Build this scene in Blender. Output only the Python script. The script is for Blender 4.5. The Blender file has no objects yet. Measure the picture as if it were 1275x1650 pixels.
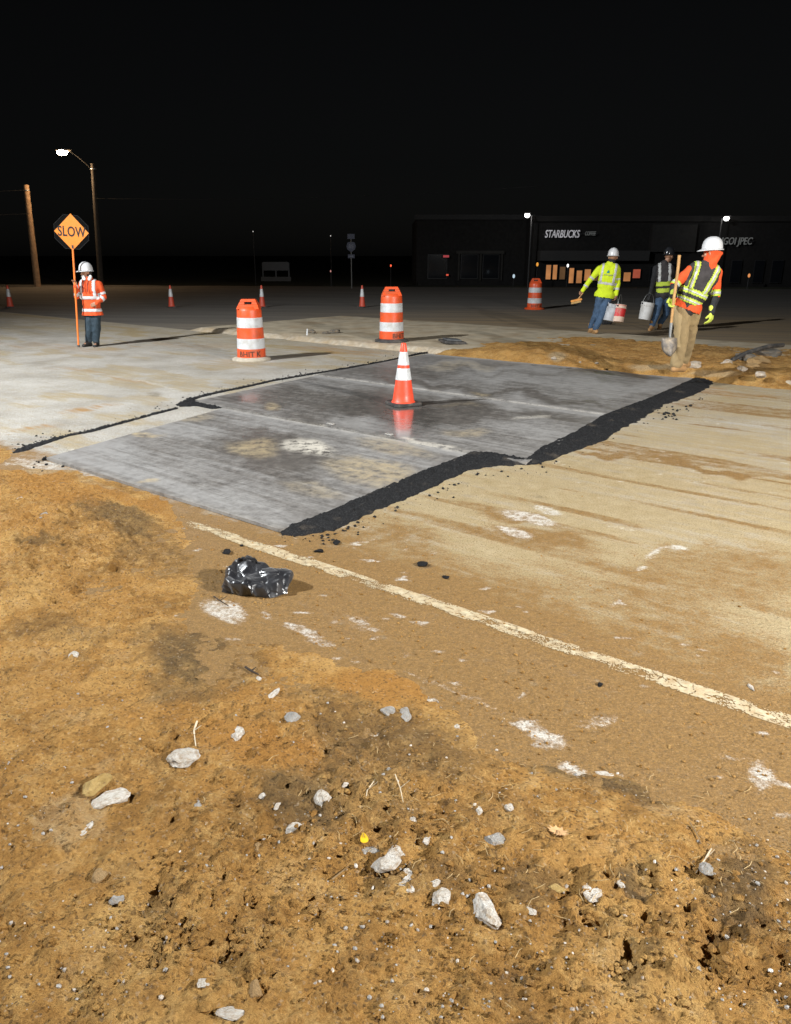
import bpy, bmesh, math, random
import numpy as np
from mathutils import Vector, Matrix

random.seed(7)
RNG = np.random.default_rng(11)
scene = bpy.context.scene
COL = scene.collection
R = math.radians

# ------------------------------------------------------------------ camera
F, CX, CY, HZ, EYE = 1250.0, 623.0, 838.0, 410.0, 1.75
PITCH = math.atan((CY - HZ) / F)
cam_data = bpy.data.cameras.new('camera')
cam = bpy.data.objects.new('camera', cam_data)
COL.objects.link(cam)
cam.location = (0, 0, EYE)
cam.rotation_euler = (math.pi / 2 - PITCH, 0, 0)
cam_data.sensor_fit = 'VERTICAL'
cam_data.sensor_height = 36.0
cam_data.sensor_width = 36.0
cam_data.lens = 36.0 * F / 1650.0
cam_data.shift_x = 14.5 / 1650.0
cam_data.shift_y = 13.0 / 1650.0
cam_data.clip_start = 0.05
cam_data.clip_end = 2000
scene.camera = cam

# ------------------------------------------------------------------ night sky
world = bpy.data.worlds.new('World')
scene.world = world
world.use_nodes = True
wn = world.node_tree.nodes
wl = world.node_tree.links
wn.clear()
w_out = wn.new('ShaderNodeOutputWorld')
w_bg = wn.new('ShaderNodeBackground')
w_sky = wn.new('ShaderNodeTexSky')
w_sky.sky_type = 'NISHITA'
w_sky.sun_disc = False
w_sky.sun_elevation = R(20)
w_sky.sun_rotation = R(200)
w_hs = wn.new('ShaderNodeHueSaturation')
w_hs.inputs['Saturation'].default_value = 0.25
wl.new(w_sky.outputs[0], w_hs.inputs['Color'])
wl.new(w_hs.outputs[0], w_bg.inputs[0])
wl.new(w_bg.outputs[0], w_out.inputs[0])
w_bg.inputs[1].default_value = 0.0005

# ------------------------------------------------------------------ exposure
scene.view_settings.view_transform = 'Standard'
scene.view_settings.look = 'None'
scene.view_settings.gamma = 1.0
scene.view_settings.exposure = 0.08
scene.view_settings.use_curve_mapping = False
scene.cycles.use_denoising = True
scene.cycles.denoiser = 'OPENIMAGEDENOISE'
scene.cycles.denoising_input_passes = 'RGB_ALBEDO_NORMAL'
scene.cycles.denoising_prefilter = 'ACCURATE'
scene.cycles.max_bounces = 5
scene.cycles.sample_clamp_indirect = 4.0

# the two portable work lights (their masts are built further down)
TOWER_A = Vector((-13.0, 4.6, 10.0))
TOWER_B = Vector((8.2, -1.0, 4.9))
def spot(name, loc, aim, power, size, blend, color, radius):
    l = bpy.data.lights.new(name, 'SPOT')
    l.energy = power; l.spot_size = R(size); l.spot_blend = blend
    l.color = color; l.shadow_soft_size = radius
    o = bpy.data.objects.new(name, l); COL.objects.link(o)
    o.location = loc
    o.rotation_euler = (Vector(aim) - Vector(loc)).to_track_quat('-Z', 'Y').to_euler()
    return o
spot('work_light', TOWER_A, (2.5, 13.0, 0), 19500, 118, 0.85, (0.93, 0.97, 1.0), 0.22)
spot('work_light', TOWER_B, (1.6, 6.5, 0), 10000, 100, 0.9, (1.0, 0.985, 0.955), 0.10)

# ------------------------------------------------------------------ projection helpers (page pixel <-> ground)
cp, sp = math.cos(PITCH), math.sin(PITCH)
def at(u, v, z=0.0):
    x = (u - CX) / F; y = -(v - CY) / F
    dx, dy, dz = x, cp + y * sp, -sp + y * cp
    t = (z - EYE) / dz
    return Vector((dx * t, dy * t, z))
def at_depth(u, v, Y):
    x = (u - CX) / F; y = -(v - CY) / F
    dx, dy, dz = x, cp + y * sp, -sp + y * cp
    t = Y / dy
    return Vector((dx * t, Y, EYE + dz * t))
def proj(x, y, z):
    zz = z - EYE
    depth = y * cp - zz * sp
    depth = np.maximum(depth, 0.05)
    up = y * sp + zz * cp
    return CX + F * x / depth, CY - F * up / depth
# road frame: d along the road, n across it
C40, S40 = math.cos(R(40)), math.sin(R(40))
def dn(x, y): return x * C40 - y * S40, x * S40 + y * C40
def xy(d, n): return d * C40 + n * S40, -d * S40 + n * C40

# ------------------------------------------------------------------ noise
TAB = RNG.random((256, 256))
TAB3 = RNG.random((64, 64, 64))
def vnoise(x, y, s=0):
    x = np.asarray(x, float) + s * 17.31; y = np.asarray(y, float) + s * 9.77
    ix = np.floor(x).astype(int); iy = np.floor(y).astype(int)
    fx = x - ix; fy = y - iy
    fx = fx * fx * (3 - 2 * fx); fy = fy * fy * (3 - 2 * fy)
    a = TAB[ix & 255, iy & 255]; b = TAB[(ix + 1) & 255, iy & 255]
    c = TAB[ix & 255, (iy + 1) & 255]; d = TAB[(ix + 1) & 255, (iy + 1) & 255]
    return (a * (1 - fx) + b * fx) * (1 - fy) + (c * (1 - fx) + d * fx) * fy
def fbm(x, y, octv=4, s=0):
    o = 0; a = 0.5; t = 0
    for k in range(octv):
        o = o + a * vnoise(x * 2 ** k, y * 2 ** k, s + k * 3); t += a; a *= 0.5
    return o / t
def vnoise3(p, s=0):
    p = np.asarray(p, float) + s * 7.13
    i = np.floor(p).astype(int); f = p - i; f = f * f * (3 - 2 * f)
    i &= 63; j = (i + 1) & 63
    def T(a, b, c): return TAB3[a, b, c]
    x0, y0, z0 = i.T; x1, y1, z1 = j.T; fx, fy, fz = f.T
    c00 = T(x0, y0, z0) * (1 - fx) + T(x1, y0, z0) * fx
    c10 = T(x0, y1, z0) * (1 - fx) + T(x1, y1, z0) * fx
    c01 = T(x0, y0, z1) * (1 - fx) + T(x1, y0, z1) * fx
    c11 = T(x0, y1, z1) * (1 - fx) + T(x1, y1, z1) * fx
    return (c00 * (1 - fy) + c10 * fy) * (1 - fz) + (c01 * (1 - fy) + c11 * fy) * fz
def worley(x, y, s=0):
    ix = np.floor(x).astype(int); iy = np.floor(y).astype(int)
    f1 = np.full(x.shape, 9.0); f2 = np.full(x.shape, 9.0); idv = np.zeros(x.shape)
    for a in (-1, 0, 1):
        for b in (-1, 0, 1):
            cx = ix + a; cy = iy + b
            px = cx + TAB[(cx + s) & 255, cy & 255]; py = cy + TAB[(cx + 91) & 255, (cy + 37 + s) & 255]
            d = np.hypot(px - x, py - y)
            idn = TAB[(cx + 13) & 255, (cy + 71 + s) & 255]
            new = d < f1
            f2 = np.where(new, f1, np.minimum(f2, d))
            idv = np.where(new, idn, idv); f1 = np.where(new, d, f1)
    return f1, f2, idv
def sstep(a, b, x):
    t = np.clip((x - a) / (b - a), 0, 1); return t * t * (3 - 2 * t)
def blobs(u, v, lst, warp=22, seed=5):
    wu = u + warp * 2 * (fbm(u / 40, v / 25, 3, seed) - .5)
    wv = v + warp * 1.2 * (fbm(u / 40, v / 25, 3, seed + 9) - .5)
    o = np.zeros(u.shape)
    for (cx, cy, rx, ry, ang, amp) in lst:
        c, s = math.cos(R(ang)), math.sin(R(ang))
        a = ((wu - cx) * c + (wv - cy) * s) / rx; b = (-(wu - cx) * s + (wv - cy) * c) / ry
        o = np.maximum(o, amp * (1 - sstep(0.45, 1.15, np.sqrt(a * a + b * b))))
    return o

# ------------------------------------------------------------------ mesh helpers
def new_mesh(name, verts, faces, mats=(), smooth=True):
    me = bpy.data.meshes.new(name)
    me.from_pydata([tuple(v) for v in verts], [], [tuple(f) for f in faces])
    for m in mats: me.materials.append(m)
    if smooth: me.polygons.foreach_set('use_smooth', [True] * len(me.polygons))
    me.update()
    return me
def grid_mesh(name, X, Y, Z, mats, keep=None, smooth=True, attrs=None):
    ny, nx = X.shape
    co = np.stack([X, Y, Z], -1).reshape(-1, 3)
    idx = np.arange(ny * nx).reshape(ny, nx)
    q = np.stack([idx[:-1, :-1], idx[:-1, 1:], idx[1:, 1:], idx[1:, :-1]], -1).reshape(-1, 4)
    if keep is not None:
        q = q[keep.reshape(-1)]
        used = np.unique(q); remap = np.full(ny * nx, -1); remap[used] = np.arange(len(used))
        co = co[used]; q = remap[q]
    else:
        used = None
    me = bpy.data.meshes.new(name)
    me.vertices.add(len(co)); me.vertices.foreach_set('co', co.ravel().astype(np.float32))
    me.loops.add(q.size); me.loops.foreach_set('vertex_index', q.ravel().astype(np.int32))
    me.polygons.add(len(q)); me.polygons.foreach_set('loop_start', np.arange(0, q.size, 4, dtype=np.int32))
    me.polygons.foreach_set('use_smooth', np.full(len(q), smooth))
    for m in mats: me.materials.append(m)
    me.update(calc_edges=True)
    for k, a in (attrs or {}).items():
        a = np.broadcast_to(a, (ny, nx)).reshape(-1)
        if used is not None: a = a[used]
        at_ = me.attributes.new(k, 'FLOAT', 'POINT'); at_.data.foreach_set('value', a.astype(np.float32))
    return me
def link(name, me, parent=None, loc=None, rotz=0):
    o = bpy.data.objects.new(name, me); COL.objects.link(o)
    if parent is not None: o.parent = parent
    if loc is not None: o.location = loc
    if rotz: o.rotation_euler = (0, 0, rotz)
    return o
def tag(o, label, cat, group=None):
    o['label'] = label; o['category'] = cat
    if group: o['group'] = group
    return o
def struct(o, label=None):
    o['kind'] = 'structure'
    if label: o['label'] = label
    return o
def stuff(o, label=None, cat=None):
    o['kind'] = 'stuff'
    if label: o['label'] = label
    if cat: o['category'] = cat
    return o
def thing(name, label, cat, loc=(0, 0, 0), rotz=0, group=None):
    o = bpy.data.objects.new(name, None); COL.objects.link(o)
    o.empty_display_size = 0.2
    o.location = loc; o.rotation_euler = (0, 0, rotz)
    return tag(o, label, cat, group)
class MB:
    """collects shapes of one part"""
    def __init__(s): s.v = []; s.f = []
    def add(s, vs, fs):
        b = len(s.v); s.v += [Vector(v) for v in vs]; s.f += [tuple(i + b for i in f) for f in fs]; return s
    def box(s, c, size, rot=None, taper=1.0):
        sx, sy, sz = (k / 2 for k in size); M = rot or Matrix.Identity(3); c = Vector(c)
        vs = []
        for z, t in ((-sz, 1.0), (sz, taper)):
            for x, y in ((-sx, -sy), (sx, -sy), (sx, sy), (-sx, sy)): vs.append(c + M @ Vector((x * t, y * t, z)))
        return s.add(vs, [(3, 2, 1, 0), (4, 5, 6, 7), (0, 1, 5, 4), (1, 2, 6, 5), (2, 3, 7, 6), (3, 0, 4, 7)])
    def tube(s, pts, rad, seg=8, cap=True):
        pts = [Vector(p) for p in pts]
        rads = rad if isinstance(rad, (list, tuple)) else [rad] * len(pts)
        vs = []; fs = []; prev = None
        for i, p in enumerate(pts):
            t = (pts[min(i + 1, len(pts) - 1)] - pts[max(i - 1, 0)]).normalized()
            if prev is None:
                a = Vector((0, 0, 1)) if abs(t.z) < .9 else Vector((1, 0, 0))
                x = t.cross(a).normalized()
            else:
                x = (prev - t * prev.dot(t)).normalized()
            y = t.cross(x); prev = x
            for k in range(seg):
                an = 2 * math.pi * k / seg
                vs.append(p + (x * math.cos(an) + y * math.sin(an)) * rads[i])
        for i in range(len(pts) - 1):
            for k in range(seg):
                fs.append((i * seg + k, i * seg + (k + 1) % seg, (i + 1) * seg + (k + 1) % seg, (i + 1) * seg + k))
        if cap:
            fs.append(tuple(range(seg - 1, -1, -1))); fs.append(tuple((len(pts) - 1) * seg + k for k in range(seg)))
        return s.add(vs, fs)
    def lathe(s, prof, seg=32, c=(0, 0, 0), close=True):
        c = Vector(c); vs = []; fs = []
        for r, z in prof:
            for k in range(seg):
                an = 2 * math.pi * k / seg; vs.append(c + Vector((r * math.cos(an), r * math.sin(an), z)))
        for i in range(len(prof) - 1):
            for k in range(seg):
                fs.append((i * seg + k, i * seg + (k + 1) % seg, (i + 1) * seg + (k + 1) % seg, (i + 1) * seg + k))
        if close:
            if prof[0][0] > 1e-4: fs.append(tuple(range(seg - 1, -1, -1)))
            if prof[-1][0] > 1e-4: fs.append(tuple((len(prof) - 1) * seg + k for k in range(seg)))
        return s.add(vs, fs)
    def prism(s, poly, z0, z1):
        n = len(poly); vs = [(x, y, z0) for x, y in poly] + [(x, y, z1) for x, y in poly]
        fs = [tuple(range(n - 1, -1, -1)), tuple(range(n, 2 * n))] + [(i, (i + 1) % n, n + (i + 1) % n, n + i) for i in range(n)]
        return s.add(vs, fs)
    def ball(s, c, rx, ry, rz, seg=12, rings=8):
        c = Vector(c); vs = [c + Vector((0, 0, -rz))]; fs = []
        for i in range(1, rings):
            ph = -math.pi / 2 + math.pi * i / rings
            for k in range(seg):
                an = 2 * math.pi * k / seg
                vs.append(c + Vector((rx * math.cos(ph) * math.cos(an), ry * math.cos(ph) * math.sin(an), rz * math.sin(ph))))
        vs.append(c + Vector((0, 0, rz))); L = len(vs) - 1
        for k in range(seg): fs.append((0, 1 + (k + 1) % seg, 1 + k)); fs.append((L, L - seg + k, L - seg + (k + 1) % seg))
        for i in range(rings - 2):
            for k in range(seg):
                a = 1 + i * seg; b = a + seg; fs.append((a + k, a + (k + 1) % seg, b + (k + 1) % seg, b + k))
        return s.add(vs, fs)
    def build(s, name, m, parent=None, smooth=False, bevel=0, auto=True):
        me = new_mesh(name, s.v, s.f, [m], smooth)
        if smooth and auto:
            bm = bmesh.new(); bm.from_mesh(me)
            for e in bm.edges:
                if len(e.link_faces) == 2 and e.calc_face_angle(0) > R(38): e.smooth = False
            bm.to_mesh(me); bm.free()
        o = link(name, me, parent)
        if bevel:
            b = o.modifiers.new('bevel', 'BEVEL'); b.width = bevel; b.segments = 2; b.limit_method = 'ANGLE'
        return o

# ------------------------------------------------------------------ materials
def nodes_of(name):
    m = bpy.data.materials.new(name); m.use_nodes = True
    nt = m.node_tree; b = nt.nodes['Principled BSDF']
    return m, nt, b
def ramp(nt, fac, stops):
    r = nt.nodes.new('ShaderNodeValToRGB')
    el = r.color_ramp.elements
    while len(el) > 1: el.remove(el[-1])
    el[0].position = stops[0][0]; el[0].color = (*stops[0][1], 1) if len(stops[0][1]) == 3 else stops[0][1]
    for p, c in stops[1:]:
        e = el.new(p); e.color = (*c, 1)
    nt.links.new(fac, r.inputs[0]); return r.outputs[0]
def noise_node(nt, vec, scale, detail=4, rough=.55, dist=0):
    n = nt.nodes.new('ShaderNodeTexNoise'); n.inputs['Scale'].default_value = scale
    n.inputs['Detail'].default_value = detail; n.inputs['Roughness'].default_value = rough; n.inputs['Distortion'].default_value = dist
    if vec is not None: nt.links.new(vec, n.inputs['Vector'])
    return n.outputs['Fac']
def mixc(nt, fac, a, b, mode='MIX'):
    m = nt.nodes.new('ShaderNodeMix'); m.data_type = 'RGBA'; m.blend_type = mode
    if isinstance(fac, (int, float)): m.inputs[0].default_value = fac
    else: nt.links.new(fac, m.inputs[0])
    for i, c in ((6, a), (7, b)):
        if isinstance(c, (tuple, list)): m.inputs[i].default_value = (*c, 1)
        else: nt.links.new(c, m.inputs[i])
    return m.outputs[2]
def mathn(nt, op, a, b=None, clamp=False):
    m = nt.nodes.new('ShaderNodeMath'); m.operation = op; m.use_clamp = clamp
    for i, c in ((0, a), (1, b)):
        if c is None: continue
        if isinstance(c, (int, float)): m.inputs[i].default_value = c
        else: nt.links.new(c, m.inputs[i])
    return m.outputs[0]
def maprange(nt, v, a, b, c=0, d=1):
    m = nt.nodes.new('ShaderNodeMapRange'); m.clamp = True
    nt.links.new(v, m.inputs[0])
    for i, k in enumerate((a, b, c, d)): m.inputs[i + 1].default_value = k
    return m.outputs[0]
def attr(nt, name):
    a = nt.nodes.new('ShaderNodeAttribute'); a.attribute_name = name; return a.outputs['Fac']
def objvec(nt, rot=0, scale=(1, 1, 1)):
    t = nt.nodes.new('ShaderNodeTexCoord'); mp = nt.nodes.new('ShaderNodeMapping')
    # rotate then scale: two mappings
    mp.inputs['Rotation'].default_value = (0, 0, rot)
    nt.links.new(t.outputs['Object'], mp.inputs['Vector'])
    m2 = nt.nodes.new('ShaderNodeMapping'); m2.inputs['Scale'].default_value = scale
    nt.links.new(mp.outputs[0], m2.inputs['Vector'])
    return m2.outputs[0]
def bump(nt, b, h, strength, dist, prev=None):
    bn = nt.nodes.new('ShaderNodeBump'); bn.inputs['Strength'].default_value = strength; bn.inputs['Distance'].default_value = dist
    nt.links.new(h, bn.inputs['Height'])
    if prev is not None: nt.links.new(prev, bn.inputs['Normal'])
    nt.links.new(bn.outputs[0], b.inputs['Normal']); return bn.outputs[0]
def pm(name, col, rough=.6, metal=0.0, var=.18, scale=14, bmp=0.0, bscale=60, grime=None, gamt=.5, gscale=6, coat=0, spec=None):
    m, nt, b = nodes_of(name)
    v = objvec(nt)
    n = noise_node(nt, v, scale, 5)
    lo = tuple(c * (1 - var) for c in col); hi = tuple(min(1, c * (1 + var)) for c in col)
    c = ramp(nt, n, [(.3, lo), (.7, hi)])
    if grime:
        g = maprange(nt, noise_node(nt, v, gscale, 6, .65), .62 - gamt * .3, .72, 0, .85)
        c = mixc(nt, g, c, grime)
    nt.links.new(c, b.inputs['Base Color'])
    rr = maprange(nt, noise_node(nt, v, scale * 2.3, 3), .3, .7, max(.04, rough - .08), min(1, rough + .1))
    nt.links.new(rr, b.inputs['Roughness'])
    b.inputs['Metallic'].default_value = metal
    if coat: b.inputs['Coat Weight'].default_value = coat; b.inputs['Coat Roughness'].default_value = .12
    if spec is not None: b.inputs['Specular IOR Level'].default_value = spec
    if bmp: bump(nt, b, noise_node(nt, v, bscale, 5, .6), bmp, .01)
    return m
def emit(name, col, strength, base=(.02, .02, .02), var=0.0, scale=3):
    m, nt, b = nodes_of(name)
    b.inputs['Base Color'].default_value = (*base, 1); b.inputs['Roughness'].default_value = .4
    if var:
        c = ramp(nt, noise_node(nt, objvec(nt), scale, 3), [(.3, tuple(k * (1 - var) for k in col)), (.7, col)])
        nt.links.new(c, b.inputs['Emission Color'])
    else:
        b.inputs['Emission Color'].default_value = (*col, 1)
    b.inputs['Emission Strength'].default_value = strength
    return m

# --- ground materials
def dirt_material():
    m, nt, b = nodes_of('orange_brown_soil')
    v = objvec(nt)
    n1 = noise_node(nt, v, 2.2, 6, .62)
    n2 = noise_node(nt, v, 14, 8, .72)
    n3 = noise_node(nt, v, 90, 3, .6)
    c = ramp(nt, n1, [(.33, (.285, .146, .037)), (.5, (.45, .24, .066)), (.66, (.57, .338, .11))])
    c = mixc(nt, maprange(nt, n2, .5, .68, 0, .8), c, (.62, .395, .145))
    c = mixc(nt, maprange(nt, n2, .46, .28, 0, .65), c, (.19, .09, .022))
    # orange and dark humus patches
    nm = noise_node(nt, v, 5.5, 6, .68)
    c = mixc(nt, maprange(nt, nm, .45, .32, 0, .5), c, (.17, .095, .035))
    c = mixc(nt, maprange(nt, nm, .55, .70, 0, .6), c, (.56, .365, .16))
    def thr(a, lo, hi, amp=.8, top=.9):
        return maprange(nt, mathn(nt, 'ADD', attr(nt, a), mathn(nt, 'MULTIPLY', mathn(nt, 'SUBTRACT', n2, .5), amp)), lo, hi, 0, top)
    c = mixc(nt, thr('orange', .15, 1.0, 1.1, .8), c, (.42, .20, .045))
    c = mixc(nt, thr('dark', .12, .95, -1.1, .85), c, (.115, .082, .042))
    c = mixc(nt, thr('pale', .3, .85), c, (.47, .35, .20))
    # pale and dark mineral grains
    vo = nt.nodes.new('ShaderNodeTexVoronoi'); vo.inputs['Scale'].default_value = 130
    nt.links.new(v, vo.inputs['Vector'])
    sep = nt.nodes.new('ShaderNodeSeparateColor'); nt.links.new(vo.outputs['Color'], sep.inputs[0])
    c = mixc(nt, maprange(nt, sep.outputs[0], .96, .98, 0, .35), c, (.52, .42, .3))
    c = mixc(nt, maprange(nt, sep.outputs[1], .90, .94, 0, .6), c, (.10, .06, .028))
    c = mixc(nt, maprange(nt, n3, .35, .65, 0, .35), c, (.2, .12, .05), 'MULTIPLY')
    nt.links.new(c, b.inputs['Base Color'])
    b.inputs['Roughness'].default_value = .93; b.inputs['Specular IOR Level'].default_value = .2
    h = mathn(nt, 'ADD', mathn(nt, 'MULTIPLY', noise_node(nt, v, 45, 7, .7), 1.0), mathn(nt, 'MULTIPLY', noise_node(nt, v, 150, 3, .6), .4))
    bump(nt, b, h, 1.0, .030)
    return m
def pavement_material():
    m, nt, b = nodes_of('dusty_concrete_pavement')
    v = objvec(nt)
    vs = objvec(nt, R(40), (.55, 5.5, 1))      # streaks dragged along the road
    n1 = noise_node(nt, v, 1.3, 7, .65)
    n2 = noise_node(nt, v, 9, 7, .68)
    ns = noise_node(nt, vs, 2.0, 6, .65, .4)
    c = ramp(nt, n1, [(.33, (.37, .352, .315)), (.5, (.50, .482, .44)), (.67, (.60, .585, .55))])
    c = mixc(nt, maprange(nt, n2, .46, .28, 0, .55), c, (.33, .27, .19))
    n5 = noise_node(nt, v, 34, 6, .72)
    c = mixc(nt, maprange(nt, n5, .5, .36, 0, .6), c, (.28, .225, .155))
    n7 = noise_node(nt, v, 85, 4, .7)
    def thr(a, lo, hi, a2, as_, a5, top=1.0):
        k = mathn(nt, 'ADD', attr(nt, a), mathn(nt, 'MULTIPLY', mathn(nt, 'SUBTRACT', n2, .5), a2))
        k = mathn(nt, 'ADD', k, mathn(nt, 'MULTIPLY', mathn(nt, 'SUBTRACT', ns, .5), as_))
        k = mathn(nt, 'ADD', k, mathn(nt, 'MULTIPLY', mathn(nt, 'SUBTRACT', n5, .5), a5))
        return maprange(nt, k, lo, hi, 0, top)
    dust = thr('dust', .15, .85, 1.1, 1.3, .6)
    c = mixc(nt, dust, c, mixc(nt, maprange(nt, n2, .3, .7), (.36, .27, .132), (.49, .40, .245)))
    br = thr('brown', .25, .80, 1.5, .7, 1.0, .92)
    c = mixc(nt, br, c, mixc(nt, maprange(nt, n5, .35, .65), (.19, .10, .026), (.32, .178, .052)))
    orr = mathn(nt, 'MULTIPLY', attr(nt, 'rust'), maprange(nt, ns, .4, .6))
    c = mixc(nt, orr, c, (.42, .23, .07))
    c = mixc(nt, mathn(nt, 'MULTIPLY', attr(nt, 'tar'), maprange(nt, n2, .35, .6, .5, 1)), c, (.10, .085, .065))
    wk = mathn(nt, 'ADD', mathn(nt, 'MULTIPLY', ns, .45), mathn(nt, 'ADD', mathn(nt, 'MULTIPLY', noise_node(nt, v, 42, 8, .85), .85), mathn(nt, 'MULTIPLY', attr(nt, 'white'), .30)))
    wh = maprange(nt, wk, .83, .96, 0, .85)
    wh = mathn(nt, 'MULTIPLY', wh, maprange(nt, attr(nt, 'white'), .02, .25))
    wh = mathn(nt, 'MULTIPLY', wh, maprange(nt, noise_node(nt, v, 17, 6, .75), .40, .56, .12, 1))
    c = mixc(nt, wh, c, (.72, .70, .65))
    c = mixc(nt, maprange(nt, n7, .48, .36, 0, .75), c, (.14, .10, .055))
    c = mixc(nt, maprange(nt, n7, .57, .68, 0, .32), c, (.60, .49, .33))
    # fine grains
    n4 = noise_node(nt, v, 160, 2, .5)
    c = mixc(nt, maprange(nt, n4, .40, .62, .0, .45), c, (.45, .38, .3), 'MULTIPLY')
    nt.links.new(c, b.inputs['Base Color'])
    nt.links.new(maprange(nt, n2, .3, .7, .62, .9), b.inputs['Roughness'])
    b.inputs['Specular IOR Level'].default_value = .3
    h = mathn(nt, 'ADD', noise_node(nt, v, 60, 5, .7), mathn(nt, 'MULTIPLY', n2, .8))
    bump(nt, b, h, .9, .014)
    return m
def steel_material():
    m, nt, b = nodes_of('scuffed_dusty_steel_plate')
    v = objvec(nt)
    vs = objvec(nt, R(40), (.35, 7.0, 1))
    vf = objvec(nt, R(40), (1.2, 45.0, 1))
    n1 = noise_node(nt, v, 1.6, 6, .6)
    n2 = noise_node(nt, v, 11, 7, .7)
    ns = noise_node(nt, vs, 1.8, 7, .68, .5)
    nf = noise_node(nt, vf, 1.5, 5, .6)
    base = ramp(nt, n2, [(.3, (.080, .070, .062)), (.55, (.13, .115, .10)), (.75, (.19, .168, .145))])
    k = mathn(nt, 'ADD', mathn(nt, 'MULTIPLY', ns, .8), mathn(nt, 'MULTIPLY', nf, .42))
    k = mathn(nt, 'ADD', k, mathn(nt, 'MULTIPLY', n2, .35))
    k = mathn(nt, 'SUBTRACT', mathn(nt, 'ADD', k, mathn(nt, 'MULTIPLY', attr(nt, 'dust'), .22)), mathn(nt, 'MULTIPLY', attr(nt, 'dark'), .30))
    k = mathn(nt, 'ADD', k, mathn(nt, 'MULTIPLY', mathn(nt, 'SUBTRACT', noise_node(nt, v, 38, 5, .75), .5), .55))
    film = maprange(nt, k, .57, 1.04, .10, .95)
    c = mixc(nt, film, base, mixc(nt, n2, (.20, .192, .186), (.325, .312, .295)))
    tn = mathn(nt, 'MULTIPLY', attr(nt, 'tan'), maprange(nt, n2, .36, .6, .1, 1))
    c = mixc(nt, tn, c, mixc(nt, n1, (.36, .26, .13), (.50, .42, .28)))
    wh = mathn(nt, 'MULTIPLY', attr(nt, 'white'), maprange(nt, n2, .38, .5))
    c = mixc(nt, wh, c, (.66, .61, .52))
    nt.links.new(c, b.inputs['Base Color'])
    wet = attr(nt, 'wet')
    r = maprange(nt, film, 0, 1, .42, .68)
    r = mathn(nt, 'SUBTRACT', r, mathn(nt, 'MULTIPLY', wet, .26))
    r = mathn(nt, 'ADD', r, maprange(nt, n2, .3, .7, -.05, .08), True)
    nt.links.new(mathn(nt, 'MAXIMUM', r, .09), b.inputs['Roughness'])
    b.inputs['Specular IOR Level'].default_value = .6
    nt.links.new(maprange(nt, film, 0, 1, .25, .0), b.inputs['Metallic'])
    nt.links.new(mathn(nt, 'MULTIPLY', wet, .7), b.inputs['Coat Weight'])
    b.inputs['Coat Roughness'].default_value = .1
    h = mathn(nt, 'ADD', mathn(nt, 'MULTIPLY', nf, .3), n2)
    bump(nt, b, h, .28, .004)
    return m
def asphalt_road_material():
    m, nt, b = nodes_of('dark_road_asphalt')
    v = objvec(nt)
    vs = objvec(nt, R(12), (.12, 1.6, 1))
    n = noise_node(nt, v, .5, 6, .6); n2 = noise_node(nt, v, 30, 4, .7); ns = noise_node(nt, vs, 1.2, 5, .6)
    c = ramp(nt, ns, [(.3, (.105, .10, .093)), (.6, (.185, .174, .157)), (.8, (.25, .228, .195))])
    c = mixc(nt, maprange(nt, n2, .4, .7, 0, .5), c, (.13, .118, .10))
    dd = mathn(nt, 'MULTIPLY', attr(nt, 'dust'), maprange(nt, mathn(nt, 'ADD', mathn(nt, 'MULTIPLY', ns, .7), mathn(nt, 'MULTIPLY', n2, .4)), .4, .7, .3, 1))
    c = mixc(nt, dd, c, (.32, .225, .12))
    nt.links.new(c, b.inputs['Base Color']); b.inputs['Roughness'].default_value = .85
    b.inputs['Specular IOR Level'].default_value = .25
    bump(nt, b, n2, .6, .01)
    return m
def patch_material():
    m, nt, b = nodes_of('fresh_black_cold_patch')
    v = objvec(nt)
    n2 = noise_node(nt, v, 120, 4, .7)
    c = ramp(nt, n2, [(.3, (.005, .005, .0055)), (.55, (.015, .015, .016)), (.72, (.085, .085, .085))])
    c = mixc(nt, maprange(nt, noise_node(nt, v, 4, 5), .6, .75, 0, .5), c, (.16, .13, .1))
    nt.links.new(c, b.inputs['Base Color']); b.inputs['Roughness'].default_value = .8; b.inputs['Specular IOR Level'].default_value = .2
    bump(nt, b, n2, 1, .012)
    return m
M_DIRT = dirt_material(); M_PAVE = pavement_material(); M_STEEL = steel_material()
M_ROAD = asphalt_road_material(); M_PATCH = patch_material()
M_GRASS = pm('dark_grass_verge', (.035, .042, .02), .95, var=.4, scale=2, bmp=.8, bscale=20)
M_CURB = pm('chipped_pale_concrete', (.43, .38, .30), .85, var=.3, scale=10, bmp=.9, bscale=35, grime=(.36, .25, .13), gamt=1.0, gscale=3.5)
M_ISLAND = pm('dusty_median_concrete', (.40, .335, .235), .9, var=.25, scale=3, bmp=.6, bscale=40, grime=(.27, .18, .09), gamt=.5, gscale=1.2)
M_LINE = pm('worn_cream_road_paint', (.50, .43, .29), .85, var=.25, scale=30, bmp=.6, bscale=120, grime=(.34, .215, .09), gamt=1.0, gscale=20)
M_FAINT = pm('faded_grey_road_paint', (.17, .165, .15), .85, var=.3, scale=12)
M_ORANGE = pm('orange_plastic', (.74, .085, .018), .42, var=.10, scale=9, bmp=.08, bscale=90, grime=(.36, .11, .05), gamt=.55, gscale=5)
M_CONE = pm('orange_red_vinyl', (.82, .075, .03), .45, var=.08, scale=9, bmp=.08, bscale=90, grime=(.4, .09, .04), gamt=.25, gscale=8)
M_WHITEBAND = pm('white_reflective_sheeting', (.58, .595, .61), .38, var=.06, scale=30, grime=(.36, .33, .28), gamt=.55, gscale=6)
M_RUBBER = pm('black_rubber', (.035, .034, .033), .75, var=.3, scale=14, bmp=.4, bscale=60, grime=(.14, .12, .1), gamt=.6, gscale=9)
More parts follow.
